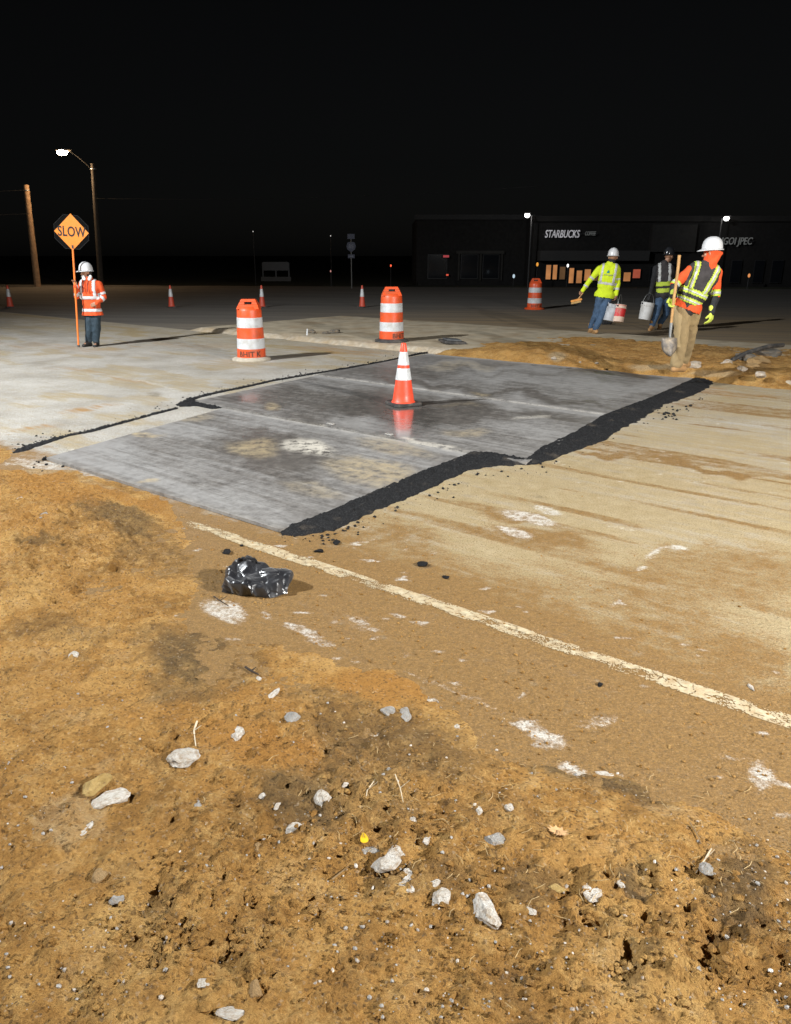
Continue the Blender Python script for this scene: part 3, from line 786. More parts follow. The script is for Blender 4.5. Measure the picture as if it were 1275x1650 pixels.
for cu, cv, n_, r in ((1085, 668, 14, 14), (1060, 660, 9, 10), (1110, 660, 6, 10), (90, 747, 14, 16)):
    for _ in range(n_):
        p = at(cu + random.gauss(0, r), cv + random.gauss(0, r * .35)); spots.append((p.x, p.y, 0, random.uniform(.01, .028)))
stuff(link('asphalt_crumbs', scatter_mesh('asphalt_crumbs', spots, M_PATCH, 6, 5)), 'loose black asphalt crumbs along the ramps', 'crumbs')
for i, (u, v, s, lab) in enumerate([(366, 891, .030, 'black asphalt clump behind the black bag'), (515, 889, .026, 'flat black asphalt clump under the tip of the asphalt ramp'), (543, 876, .028, 'black asphalt clump right of the ramp tip'),
                                   (680, 911, .034, 'lone dark asphalt clump on the tan pavement beyond the edge line'), (718, 931, .022, 'small dark asphalt clump just above the edge line'), (967, 1104, .014, 'small dark pebble below the edge line'), (390, 880, .014, 'tiny black asphalt crumb at the edge line above the bag')]):
    p = at(u, v)
    o = link('asphalt_clump', rock_mesh('asphalt_clump', 60 + i, M_PATCH, 2, .45, .6), None, (p.x, p.y, s * .25), random.uniform(0, 6)); o.scale = (s * 1.3, s, s)
    tag(o, lab, 'asphalt clump', 'loose asphalt clumps')

# ------------------------------------------------------------------ text
def text_mesh(name, body, size, m, extrude=.002, offset=0.0, spacing=1.0, align='CENTER'):
    cu = bpy.data.curves.new(name, 'FONT'); cu.body = body; cu.size = size; cu.extrude = extrude; cu.offset = offset
    cu.align_x = align; cu.align_y = 'CENTER'; cu.space_character = spacing; cu.resolution_u = 4
    tmp = bpy.data.objects.new(name, cu); COL.objects.link(tmp)
    dg = bpy.context.evaluated_depsgraph_get(); me = bpy.data.meshes.new_from_object(tmp.evaluated_get(dg))
    bpy.data.objects.remove(tmp); bpy.data.curves.remove(cu)
    me.name = name; me.materials.clear(); me.materials.append(m)
    return me

# ------------------------------------------------------------------ TRAFFIC DRUMS
def drum(loc, rot, label, base_mat, text=True, hgt=1.03):
    t = thing('traffic_drum', label, 'traffic drum', loc, rot, 'orange and white traffic drums')
    k = hgt / 1.03
    prof = [(.245, .035), (.245, .20), (.240, .205), (.236, .38), (.231, .385), (.227, .555), (.222, .56), (.218, .73), (.213, .735), (.211, .84), (.200, .875), (.165, .905), (.0, .91)]
    mb = MB(); mb.lathe([(r, z * k) for r, z in prof], 40); mb.build('body', M_ORANGE, t, True)
    for (z0, z1, r0, r1) in ((.205, .38, .2415, .2375), (.56, .73, .2235, .2195)):
        mb = MB(); mb.lathe([(r0 - .004, z0 * k), (r0, z0 * k + .002), (r1, z1 * k - .002), (r1 - .004, z1 * k)], 40, close=False); mb.build('reflective_band', M_WHITEBAND, t, True)
    # moulded handle: a tapered slab with a grip slot through it
    mb = MB()
    def slab(x0, x1, z0, z1, xt0, xt1, yb, yt):
        vs = [(x0, -yb, z0), (x1, -yb, z0), (x1, yb, z0), (x0, yb, z0), (xt0, -yt, z1), (xt1, -yt, z1), (xt1, yt, z1), (xt0, yt, z1)]
        mb.add(vs, [(3, 2, 1, 0), (4, 5, 6, 7), (0, 1, 5, 4), (1, 2, 6, 5), (2, 3, 7, 6), (3, 0, 4, 7)])
    z0, z1, z2, z3 = .87 * k, .945 * k, .985 * k, 1.03 * k
    slab(-.195, .195, z0, z1, -.165, .165, .16, .10)
    slab(-.165, -.062, z1, z2, -.145, -.062, .10, .075); slab(.062, .165, z1, z2, .062, .145, .10, .075)
    slab(-.145, .145, z2, z3, -.120, .120, .075, .05)
    mb.build('handle', M_ORANGE, t, False, .008)
    mb = MB(); mb.box((0, 0, (z1 + z2) / 2), (.122, .05, z2 - z1 - .004)); mb.build('slot_shade', M_BLACK, t)  # black block in the grip opening, stands in for the shade there
    mb = MB(); mb.lathe([(.250, .0), (.335, .0), (.34, .015), (.325, .04), (.262, .065), (.250, .06)], 40, close=False)
    mb.build('rubber_base', base_mat, t, True)
    if text:
        for word, x0 in (('BHIT', -.05), ('K', .165)):
            me = text_mesh('stencil', word, .125 * k, M_STENCIL, .001, .003, 1.06)
            for v in me.vertices:
                x, y, z = v.co; r = .2475 + .001 * (z > 0); an = (x + x0) / .245
                v.co = (r * math.sin(an), -r * math.cos(an), y + .12 * k)
            link('stencil', me, t).rotation_euler = (0, 0, R(text))
    return t
drum(at(406, 580), 0, 'nearest orange and white drum standing on bare concrete, dusty pale base', M_RUBBER_DUSTY, 1)
p = at(631, 550, .09); drum((p.x, p.y, .088), R(5), 'orange and white drum on the median right behind the cone', M_RUBBER, 44, 1.06)
p = at(861, 498); drum((p.x, p.y, -.004), R(-6), 'small far drum on the road left of the lime jacket', M_ORANGE, 10, 1.0)

# ------------------------------------------------------------------ CONES
def cone(loc, rot, label, hgt, collars, m=M_CONE, basew=.36, group='far cones'):
    t = thing('traffic_cone', label, 'traffic cone', loc, rot, group)
    rb, rt = basew * .37, .030
    def rad(z): return rb + (rt - rb) * (z - .035) / (hgt - .035)
    mb = MB(); mb.lathe([(rb * 1.12, .030), (rb * 1.03, .045)] + [(rad(z), z) for z in np.linspace(.055, hgt - .01, 10)] + [(rt * .8, hgt), (rt * .45, hgt), (rt * .4, hgt - .05)], 28, close=False); mb.build('body', m, t, True)
    for z0, z1 in collars:
        mb = MB(); mb.lathe([(rad(z0) + .001, z0), (rad(z0) + .004, z0 + .003), (rad(z1) + .004, z1 - .003), (rad(z1) + .001, z1)], 28, close=False); mb.build('reflective_collar', M_WHITEBAND, t, True)
    w = basew / 2; ch = w * .22
    mb = MB(); mb.prism([(-w + ch, -w), (w - ch, -w), (w, -w + ch), (w, w - ch), (w - ch, w), (-w + ch, w), (-w, w - ch), (-w, -w + ch)], .0, .033)
    mb.build('base', M_RUBBER, t, False, .006)
    return t
p = at(650, 652, PT); cone((p.x, p.y, PT + .003), R(24), 'large orange cone with two white collars standing on the steel plate', .73, ((.30, .44), (.475, .63)), group='traffic cone on plate')
M_FARCONE = pm('dull_red_vinyl', (.55, .07, .035), .5, var=.12, scale=9)
for u, lab in ((17, 'far cone cut by the left picture edge'), (277, 'far cone on the dark road between the flagger and the nearest drum'), (423, 'far cone on the dark road directly behind the nearest drum'), (584, 'far cone on the dark road just left of the median drum')):
    p = at(u, 495); cone((p.x, p.y, -.005), R(random.uniform(0, 90)), lab, .74, ((.36, .62),), M_FARCONE, .30)

# ------------------------------------------------------------------ BLACK BAG
def bag_material():
    m, nt, b = nodes_of('glossy_black_bin_liner')
    v = objvec(nt)
    c = ramp(nt, noise_node(nt, v, 9, 4), [(.35, (.008, .008, .010)), (.7, (.022, .023, .027))])
    nt.links.new(c, b.inputs['Base Color'])
    nt.links.new(maprange(nt, noise_node(nt, v, 12, 4), .3, .7, .20, .40), b.inputs['Roughness'])
    b.inputs['Specular IOR Level'].default_value = .75
    b.inputs['Sheen Weight'].default_value = .15
    vo = nt.nodes.new('ShaderNodeTexVoronoi'); vo.feature = 'DISTANCE_TO_EDGE'; vo.inputs['Scale'].default_value = 11
    nt.links.new(v, vo.inputs['Vector'])
    h = mathn(nt, 'ADD', maprange(nt, vo.outputs['Distance'], 0, .10), noise_node(nt, v, 18, 4, .6))
    bump(nt, b, h, .35, .010)
    return m
M_BAG = bag_material()
def crumple(P, seed, amp, n=16, fmin=9, fmax=42):
    rg = np.random.default_rng(seed); o = np.zeros(len(P))
    for _ in range(n):
        k = rg.normal(size=3); k /= np.linalg.norm(k); f = rg.uniform(fmin, fmax)
        w = vnoise3(P * 6 + rg.uniform(0, 30), 3) * 3
        o += (np.abs(np.sin(P @ k * f + rg.uniform(0, 6) + w)) - .64) / (f / fmin) ** .6
    return amp * o / math.sqrt(n)
bp = at(414, 952)
# ------------------------------------------------------------------ STONES, LEAVES, TWIGS
def stone_material(name, a, b_, dirt=(.30, .18, .075), amt=.5, rough=.85):
    m, nt, b = nodes_of(name)
    v = objvec(nt); n = noise_node(nt, v, 1.6, 5, .65)
    c = ramp(nt, n, [(.3, a), (.65, b_)])
    c = mixc(nt, maprange(nt, noise_node(nt, v, 2.4, 6, .7), .66 - amt * .3, .70, 0, .9), c, dirt)
    nt.links.new(c, b.inputs['Base Color']); b.inputs['Roughness'].default_value = rough
    bump(nt, b, noise_node(nt, v, 6, 6, .7), .6, .15)
    return m
S_WHITE = stone_material('white_limestone', (.54, .50, .43), (.78, .75, .69), amt=.85)
S_MOT = stone_material('mottled_white_stone', (.50, .46, .40), (.72, .69, .63), amt=.85)
S_GREY = stone_material('grey_stone', (.27, .255, .23), (.42, .40, .37), amt=.5)
S_OCHRE = stone_material('ochre_stone', (.42, .27, .08), (.55, .38, .14), amt=.4)
S_TAN = stone_material('tan_clod', (.30, .18, .07), (.40, .26, .115), amt=.5)
STONES = [
 (785, 1467, 40, 52, -12, S_WHITE, .5, 'largest flat white stone slab at the lower centre'),
 (712, 1449, 36, 26, 5, S_WHITE, .7, 'rounded white stone left of the largest slab'),
 (697, 1427, 24, 20, 20, S_WHITE, .7, 'smaller white stone touching the rounded white stone from behind'),
 (625, 1388, 42, 46, 40, S_MOT, .45, 'mottled white lump below the yellow leaf'),
 (655, 1420, 30, 36, -10, S_MOT, .5, 'brown flecked stone between the mottled lump and the rounded stone'),
 (598, 1370, 34, 16, 20, S_GREY, .4, 'grey flake directly beside the yellow leaf'),
 (182, 1285, 58, 24, -38, S_WHITE, .4, 'long white stone slab beside the ochre stone at left'),
 (157, 1264, 32, 38, 20, S_OCHRE, .7, 'ridged yellow ochre stone at left'),
 (297, 1222, 46, 32, -30, S_MOT, .4, 'pale grey ragged clump at left centre'),
 (382, 1181, 24, 24, 15, S_WHITE, .6, 'angular white chunk right of the pale ragged clump'),
 (129, 1342, 16, 36, 24, S_WHITE, .35, 'thin white splinter below the long slab at left'),
 (475, 1336, 30, 18, -24, S_WHITE, .5, 'oval white stone left of the yellow leaf'),
 (520, 1287, 28, 26, 0, S_WHITE, .6, 'hooked white lump above the oval white stone'),
 (448, 1297, 10, 15, 15, S_WHITE, .6, 'small white pebble left of the hooked lump'),
 (423, 1281, 12, 10, 0, S_WHITE, .6, 'leftmost small white pebble of the pair near the hooked lump'),
 (188, 1450, 22, 15, 0, S_GREY, .6, 'pale pebble alone low at the left'),
 (328, 1584, 22, 13, -20, S_WHITE, .5, 'white chip near the bottom left of the picture'),
 (372, 1626, 52, 18, 0, S_MOT, .4, 'pale slab cut by the bottom picture edge'),
 (955, 1431, 26, 32, 10, S_WHITE, .45, 'triangular white stone right of the largest slab'),
 (1001, 1424, 12, 14, 0, S_WHITE, .7, 'small white pebble right of the triangular stone'),
 (797, 1353, 32, 26, 30, S_GREY, .5, 'greyish stone above the largest slab'),
 (653, 1152, 18, 22, 0, S_GREY, .6, 'right one of two grey stones below the pavement edge'),
 (625, 1146, 22, 12, 20, S_GREY, .5, 'left one of two grey stones below the pavement edge'),
 (772, 1311, 13, 12, 0, S_WHITE, .7, 'small white pebble above the greyish stone'),
 (821, 1301, 15, 14, 0, S_WHITE, .7, 'round white pebble up and left of the maple leaf'),
 (737, 1171, 10, 10, 0, S_WHITE, .7, 'tiny white pebble at the pavement edge'),
 (437, 1121, 14, 24, 20, S_WHITE, .4, 'upright white flake below the bag'),
 (417, 1094, 9, 9, 0, S_WHITE, .6, 'tiny white pebble at the end of the dark twig'),
 (857, 1471, 15, 15, -30, S_WHITE, .5, 'white chip right of the largest slab'),
 (897, 1432, 34, 11, 35, S_OCHRE, .4, 'narrow orange tan shard left of the triangular stone'),
 (1120, 1561, 17, 15, 0, S_GREY, .6, 'pale grey pebble at the lower right'),
 (1138, 1411, 24, 20, 30, S_GREY, .5, 'grey white stone below the black hollow at right'),
 (1210, 1107, 9, 13, 0, S_WHITE, .6, 'small white pebble beyond the edge line at far right'),
 (411, 1594, 30, 34, 0, S_TAN, .8, 'round tan clod near the bottom left'),
 (470, 1156, 28, 18, 0, S_GREY, .5, 'dull grey stone in the soil below the bag'),
 (973, 1246, 28, 7, 12, S_WHITE, .35, 'white sliver right of the white pavement edge'),
 (32, 801, 9, 11, 20, S_WHITE, .6, 'white pebble near the left edge below the grey plate'),
 (73, 832, 12, 10, 0, S_GREY, .6, 'pale grey pebble near the left edge'),
 (118, 1056, 18, 13, -20, S_WHITE, .4, 'white flake on the soil left of the dark patch'),
 (569, 1443, 20, 9, 0, S_WHITE, .4, 'thin white chip left of the mottled stones'),
 (665, 1322, 12, 11, 0, S_WHITE, .6, 'small white pebble right of the yellow leaf'),
 (687, 1354, 10, 12, 0, S_WHITE, .6, 'small white pebble with dark hollow right of the mottled lump'),
 (557, 1257, 10, 14, 30, S_WHITE, .5, 'narrow white pebble up and right of the hooked lump'),
 (627, 1242, 11, 9, 0, S_WHITE, .6, 'white pebble in the dark soil at centre'),
 (318, 1296, 12, 15, 10, S_GREY, .5, 'grey pebble under the ragged clump'),
 (160, 1410, 26, 22, 0, S_TAN, .5, 'flat tan clod low at the left'),
 (415, 1365, 16, 12, 0, S_TAN, .6, 'small tan clod left of the oval stone'),
]
for i, (u, v, w, h, ang, m, flat, lab) in enumerate(STONES):
    p = on_soil(u, v); depth = p.y * cp + (EYE - p.z) * sp
    el = math.atan2(EYE, p.y); sx = w / 2 * depth / F; sy = h / 2 * depth / F / max(math.sin(el), .25)
    s = min(sx, sy)
    o = link('stone', rock_mesh('stone', 100 + i * 7, m, 3, 1, .42), None, (p.x, p.y, p.z + s * flat * .02), R(-ang))
    o.scale = (sx * 1.08, sy * 1.08, s * flat * .95); tag(o, lab, 'stone', 'loose stones on the soil')

# small pebbles, clods and dry straw: nobody could count them
sp_a, sp_b, sp_c = [], [], []
for _ in range(4200):
    v = 1080 + 560 * random.random() ** .8; u = random.uniform(-30, 1290)
    if v < 838 + (u - 300) * .33 + 150: continue
    p = on_soil(u, v); r = random.random()
    dens = float(fbm(np.array([p.x * 2.2]), np.array([p.y * 2.2]), 3, 70)[0])
    if dens < .42 + .15 * random.random(): continue
    s = .0022 + .006 * random.random() ** 3
    (sp_a if r < .72 else sp_b if r < .94 else sp_c).append((p.x, p.y, p.z, s * (1.25 if r < .62 else 1)))
for _ in range(900):
    cu, cv, su, sv = random.choice([(1080, 1480, 150, 90), (330, 1500, 130, 70), (640, 1330, 250, 110), (120, 900, 110, 70), (700, 1560, 300, 60)])
    u, v = random.gauss(cu, su), random.gauss(cv, sv)
    if not (780 < v < 1650 and -30 < u < 1300): continue
    p = on_soil(u, v)
    if dn(p.x, p.y)[1] > (2.2 if u > 500 else 2.9): continue
    q = .005 + .015 * random.random() ** 2.5; sp_a.append((p.x, p.y, p.z - q * .35, q))
for _ in range(1500):
    n0 = 2.3 + random.expovariate(1 / .5); d0 = random.uniform(-4.6, .9)
    if n0 > 5.5: continue
    x0, y0 = xy(d0, n0); sp_a.append((x0, y0, 0.0, .0025 + .008 * random.random() ** 3))
stuff(link('soil_crumbs', scatter_mesh('soil_crumbs', sp_a, M_DIRT, 8, 31)), 'small tan crumbs strewn over the soil', 'crumbs')
stuff(link('pebbles', scatter_mesh('pebbles', sp_b, S_GREY, 8, 32)), 'tiny grey pebbles strewn over the soil', 'pebbles')
stuff(link('white_grit', scatter_mesh('white_grit', sp_c, S_WHITE, 8, 33)), 'tiny white grit strewn over the soil', 'grit')
M_STRAW = pm('dry_straw', (.42, .30, .14), .8, var=.3, scale=30)
mb = MB()
for _ in range(190):
    u, v = (random.gauss(1060, 150), random.gauss(1400, 80)) if random.random() < .5 else (random.gauss(680, 170), random.gauss(1290, 80))
    if not (1170 < v < 1640 and 300 < u < 1290) : continue
    p = on_soil(u, v); a = random.uniform(0, 6.28); L = random.uniform(.01, .055)
    dx, dy = math.cos(a) * L, math.sin(a) * L
    mb.tube([(p.x - dx / 2, p.y - dy / 2, p.z + .003), (p.x + dy * .12, p.y - dx * .12, p.z + .005 + random.random() * .003), (p.x + dx / 2, p.y + dy / 2, p.z + .004)], .0009, 4, False)
stuff(mb.build('dry_straw', M_STRAW), 'bits of dry straw in the soil', 'straw')

M_TWIG = pm('dead_twig', (.20, .13, .06), .85, var=.3, scale=30); M_TWIGD = pm('dark_twig', (.035, .022, .014), .85, var=.3, scale=30); M_TWIGP = pm('pale_root', (.48, .40, .28), .85, var=.3, scale=30)
TWIGS = [([(396, 1078), (405, 1084), (417, 1090)], .006, M_TWIGD, 'short dark twig below the bag'), ([(318, 1165), (313, 1180), (316, 1205)], .004, M_TWIGP, 'pale root rising from the ragged clump'),
         ([(1112, 1328), (1122, 1345), (1130, 1362)], .0025, M_TWIG, 'thin twig standing left of the black hollow'), ([(1146, 1370), (1135, 1388), (1122, 1404)], .0025, M_TWIGP, 'pale straw below the black hollow'),
         ([(605, 1255), (592, 1275), (590, 1288)], .002, M_TWIGP, 'forked pale twig at the centre of the soil'), ([(575, 1222), (582, 1240), (590, 1245)], .003, M_TWIG, 'brown twig in the dark soil at centre'),
         ([(535, 1420), (550, 1408), (562, 1396)], .0025, M_TWIG, 'thin brown stalk left of the mottled stones'), ([(930, 1455), (940, 1475), (945, 1480)], .003, M_TWIG, 'brown stalk below the triangular stone'),
         ([(345, 963), (355, 970), (368, 978)], .004, M_TWIGD, 'dark stick at the left of the white patch'), ([(637, 1250), (645, 1275), (650, 1295)], .002, M_TWIGP, 'pale curved stalk right of the forked twig')]
for pts, r, m, lab in TWIGS:
    P = [on_soil(*q) for q in pts]; c = P[1].copy()
    mb = MB(); Q = [q - c + Vector((0, 0, r * 1.2 + .003)) for q in P]
    mb.tube(Q, [r, r * .9, r * .5], 6)
    mb.tube([Q[1], Q[1] + (Q[0] - Q[1]).length * Vector((.5, .3, .25))], [r * .6, r * .3], 5)
    o = mb.build('twig', m, None, True); o.location = c; tag(o, lab, 'twig', 'twigs on the soil')

def leaf(name, outline, p, size, ang, m, label, curl=.15):
    n = len(outline); vs = [(0, 0, .0)]; 
    for x, y in outline: vs.append((x * size, y * size, curl * size * (x * x + y * y) ** 1.0))
    top = len(vs); vs += [(x, y, z - .0012) for x, y, z in vs]
    fs = [(0, 1 + i, 1 + (i + 1) % n) for i in range(n)] + [(top, top + 1 + (i + 1) % n, top + 1 + i) for i in range(n)] + [(1 + i, top + 1 + i, top + 1 + (i + 1) % n, 1 + (i + 1) % n) for i in range(n)]
    t = thing(name, label, 'leaf', (p.x, p.y, p.z + .008), R(ang))
    link('blade', new_mesh('blade', vs, fs, [m], False), t)
    mb = MB(); mb.tube([(0, .0, .003), (0, size * 1.0, size * .25), (size * .1, size * 1.5, size * .35)], [.0012, .001, .0008], 5); mb.build('stalk', M_TWIG, t)
    t.rotation_euler = (R(8), R(-6), R(ang))
    return t
M_YLEAF = pm('yellow_leaf', (.72, .44, .015), .5, var=.12, scale=40); M_TLEAF = pm('dry_tan_leaf', (.50, .30, .14), .7, var=.2, scale=40)
drop = [(.55 * math.sin(a) * (1 - .45 * math.cos(a)), .95 * math.cos(a)) for a in np.linspace(0, 2 * math.pi, 22, endpoint=False)]
leaf('fallen_leaf', drop, on_soil(587, 1358), .021, 10, M_YLEAF, 'small bright yellow teardrop leaf')
mp = [(0, 1.0), (.12, .72), (.3, .85), (.28, .55), (.75, .72), (.62, .42), (.98, .30), (.62, .08), (.8, -.25), (.42, -.22), (.30, -.62), (.06, -.42), (0, -.5)]
mp = mp + [(-x, y) for x, y in mp[-2:0:-1]]
leaf('fallen_leaf', mp, on_soil(899, 1342), .036, 160, M_TLEAF, 'dry tan maple leaf on the soil at right', .2)

def bank_z(u, v):
    z = .12
    for _ in range(6):
        p = at(u, v, z); d, n = dn(p.x, p.y)
        z = float(BANK[2][int(np.clip(np.searchsorted(BANK[1], n), 0, len(BANK[1]) - 1)), int(np.clip(np.searchsorted(BANK[0], d), 0, len(BANK[0]) - 1))])
        z = max(z, .0)
    return z
def surf_z(u, v): return max(bank_z(u, v), .088)
# broken curb chunks, dark debris along the median
CH = [(1118, 590, .19, 'pale broken curb chunk right of the khaki trousers'), (1172, 588, .20, 'broken white curb chunk at the end of the black ramp'), (1196, 597, .17, 'white curb chunk second from the right picture edge'), (1226, 607, .18, 'white curb chunk at the right picture edge'),
      (1056, 590, .17, 'white concrete chunk left of the khaki trousers'), (1070, 588, .12, 'small white concrete chunk by the shovel blade'), (905, 571, .12, 'pale chunk in the orange dirt bank'), (893, 578, .09, 'small pale chunk at the foot of the orange dirt bank'), (962, 586, .06, 'tiny white chunk at the plate edge'), (1148, 597, .10, 'small pale chunk between the curb pieces'), (935, 584, .05, 'tiny pale chunk left of the plate corner')]
S_CHUNK = stone_material('broken_concrete', (.42, .37, .29), (.60, .55, .47), (.34, .2, .09), .95)
for i, (u, v, s, lab) in enumerate(CH):
    zb = bank_z(u, v); p = at(u, v, zb)
    o = link('concrete_chunk', rock_mesh('concrete_chunk', 300 + i, S_CHUNK, 3, .6, .4), None, (p.x, p.y, zb + s * .12), random.uniform(0, 6)); o.scale = (s * .62, s * .5, s * .55)
    tag(o, lab, 'concrete chunk', 'broken concrete along the curb')
S_DARK = stone_material('dark_rubble', (.10, .09, .075), (.18, .16, .13), amt=.5)
for i, (u, v, s, lab) in enumerate([(502, 537, .13, 'dark rubble lump on the median, leftmost of three'), (525, 538, .10, 'dark rubble lump on the median, middle of three'), (541, 537, .15, 'dark rubble lump on the median, rightmost of three'), (1046, 563, .08, 'dark clod left of the shovel')]):
    p = at(u, v, .09)
    o = link('rubble_lump', rock_mesh('rubble_lump', 340 + i, S_DARK, 3, .6, .5), None, (p.x, p.y, .095 + s * .15), random.uniform(0, 6)); o.scale = (s, s * .7, s * .7); tag(o, lab, 'rubble', 'dark rubble on the median')
p = at(495, 540, .09); mb = MB(); mb.tube([(0, 0, 0), (.01, 0, .13)], [.018, .014], 8); mb.ball((.01, 0, .13), .016, .016, .012)
o = mb.build('marker_stake', M_WHITEBAND, None, True); o.location = (p.x, p.y, .085); tag(o, 'short white marker stub left of the dark rubble lumps', 'marker')
# rubber mat behind the cone
p = at(729, 553, .095); t = thing('rubber_mat', 'dark rubber slab lying on the median right of the second drum', 'rubber slab', (p.x, p.y, .094), R(12))
mb = MB(); mb.box((0, 0, .03), (.44, .50, .05), Matrix.Rotation(R(4), 3, 'Y')); mb.build('slab', M_RUBBER, t, False, .01)
mb = MB(); mb.box((0, .02, .07), (.30, .34, .03), Matrix.Rotation(R(4), 3, 'Y')); mb.build('raised_pad', pm('grey_rubber', (.08, .085, .09), .5, var=.3), t, False, .01)
# rubble and black pipe at the right edge
for i, (du, dv, s) in enumerate([(0, 0, .22), (22, 6, .2), (34, -8, .24), (14, 12, .13)]):
    p = at(1200 + du, 583 + dv, .1)
    o = link('rubble_lump', rock_mesh('rubble_lump', 360 + i, S_TAN if i % 2 else S_DARK, 3, .6, .5), None, (p.x, p.y, .12 + s * .2), random.uniform(0, 6)); o.scale = (s, s * .8, s * .7)
    tag(o, ['dark rubble lump under the black pipe', 'brown rubble lump below the black pipe', 'dark rubble lump at the right edge by the pipe', 'small brown rubble lump in front of the pipe'][i], 'rubble', 'rubble at the right edge')
a = at(1180, 580, .16); b_ = at(1262, 556, .32) ; mb = MB(); mb.tube([(0, 0, 0), (b_ - a) * .3 + Vector((0, 0, .05)), (b_ - a) * .7 + Vector((0, 0, .05)), b_ - a], .035, 10)
o = mb.build('drain_pipe', M_RUBBER, None, True); o.location = a; tag(o, 'black pipe lying over rubble at the right edge', 'pipe')

# ------------------------------------------------------------------ PEOPLE
def capsule(p0, p1, r0, r1, fx=1.0, fy=1.0, seg=14):
    """tapered round-ended limb; fx/fy squash across (side, front-back)"""
    p0, p1 = Vector(p0), Vector(p1); t = p1 - p0; L = t.length
    t = t.normalized() if L > 1e-6 else Vector((0, 0, 1))
    ref = Vector((0, 1, 0)) if abs(t.y) < .85 else Vector((0, 0, 1))
    x = t.cross(ref).normalized(); y = x.cross(t).normalized()
    prof = [(-r0 * math.cos(a), r0 * math.sin(a)) for a in (.15, .5, .9, 1.25)] + [(0, r0), (L, r1)] + [(L + r1 * math.cos(a), r1 * math.sin(a)) for a in (1.25, .9, .5, .15)]
    vs = []; fs = []
    for s, r in prof:
        for k in range(seg):
            an = 2 * math.pi * k / seg; vs.append(p0 + t * s + x * (r * fx * math.cos(an)) + y * (r * fy * math.sin(an)))
    n = len(prof)
    for i in range(n - 1):
        for k in range(seg): fs.append((i * seg + k, i * seg + (k + 1) % seg, (i + 1) * seg + (k + 1) % seg, (i + 1) * seg + k))
    fs.append(tuple(range(seg - 1, -1, -1))); fs.append(tuple((n - 1) * seg + k for k in range(seg)))
    return vs, fs
def fuse(name, caps, voxel, m, parent, smooth=4, wrinkle=0.0, wscale=14, seed=0, inflate=0.0, stretch=(1, 1, .5)):
    mb = MB()
    for c in caps:
        if isinstance(c, MB): mb.add(c.v, c.f)
        else:
            c = list(c)
            if inflate: c[2] += inflate; c[3] += inflate
            mb.add(*capsule(*c))
    me = new_mesh('tmp', mb.v, mb.f, [], True); tmp = bpy.data.objects.new('tmp', me); COL.objects.link(tmp)
    r = tmp.modifiers.new('r', 'REMESH'); r.mode = 'VOXEL'; r.voxel_size = voxel; r.adaptivity = 0
    s = tmp.modifiers.new('s', 'SMOOTH'); s.iterations = smooth; s.factor = .5
    dg = bpy.context.evaluated_depsgraph_get(); out = bpy.data.meshes.new_from_object(tmp.evaluated_get(dg))
    bpy.data.objects.remove(tmp); bpy.data.meshes.remove(me)
    n = len(out.vertices); co = np.empty(n * 3, np.float32); out.vertices.foreach_get('co', co); co = co.reshape(-1, 3)
    if wrinkle:
        nr = np.empty(n * 3, np.float32); out.vertices.foreach_get('normal', nr); nr = nr.reshape(-1, 3)
        q = co * np.array(stretch) * wscale + 20
        w = (1 - np.abs(vnoise3(q, seed) - .5) * 2) * .65 + vnoise3(q * 2.1, seed + 3) * .35 - .65
        co = co + nr * (w * wrinkle)[:, None]; out.vertices.foreach_set('co', co.ravel())
    out.name = name; out.materials.clear(); out.materials.append(m)
    out.polygons.foreach_set('use_smooth', [True] * len(out.polygons)); out.update()
    return link(name, out, parent)
def band_of(src, name, m, fn, off, parent):
    """a strip of trim sewn onto a garment: the garment's faces inside fn, lifted by off"""
    me = src.data; n = len(me.vertices)
    co = np.empty(n * 3, np.float32); me.vertices.foreach_get('co', co); co = co.reshape(-1, 3)
    nr = np.empty(n * 3, np.float32); me.vertices.foreach_get('normal', nr); nr = nr.reshape(-1, 3)
    fs = [tuple(p.vertices) for p in me.polygons]
    cen = np.array([co[list(f)].mean(0) for f in fs]); ok = fn(cen)
    fs = [f for f, k in zip(fs, ok) if k]
    if not fs: return None
    used = sorted({i for f in fs for i in f}); rm = {u: i for i, u in enumerate(used)}
    V = co[used] + nr[used] * off
    o = link(name, new_mesh(name, V, [tuple(rm[i] for i in f) for f in fs], [m], True), parent)
    s = o.modifiers.new('thick', 'SOLIDIFY'); s.thickness = .003; s.offset = -1
    return o
def hand_caps(w, fwd, palm, thumb_side, curl=35, k=1.0):
    """w wrist, fwd along the hand, palm = palm normal, thumb_side = +-1"""
    w, fwd, palm = Vector(w), Vector(fwd).normalized(), Vector(palm).normalized()
    side = fwd.cross(palm).normalized() * thumb_side
    out = [(w - fwd * .02, w + fwd * .03 * k, .026, .030, 1, .75)]
    for i in range(4):
        o = (i - 1.5) * .020 * k
        base = w + fwd * .085 * k - side * o
        out.append((w + fwd * .025 * k - side * o * .8, base, .017 * k, .0125 * k))
        d = fwd.copy(); p = base; ln = (.036, .045, .041, .031)[i] if thumb_side > 0 else (.036, .045, .041, .031)[i]
        for sg, f in enumerate((1.0, .72, .55)):
            a = R(curl * (1 if sg else .8)); d = (d * math.cos(a) + palm * math.sin(a)).normalized()
            q = p + d * ln * f * k; out.append((p, q, .0098 * k - sg * .0008, .0092 * k - sg * .0008)); p = q
    b = w + fwd * .03 * k + side * .028 * k
    d = (fwd * .6 + side * .6 + palm * .45).normalized(); p = b
    for f in (.038, .030):
        q = p + d * f * k; out.append((p, q, .0125 * k, .0105 * k)); p = q; d = (d + fwd * .35 + palm * .45 - side * .3).normalized()
    return out
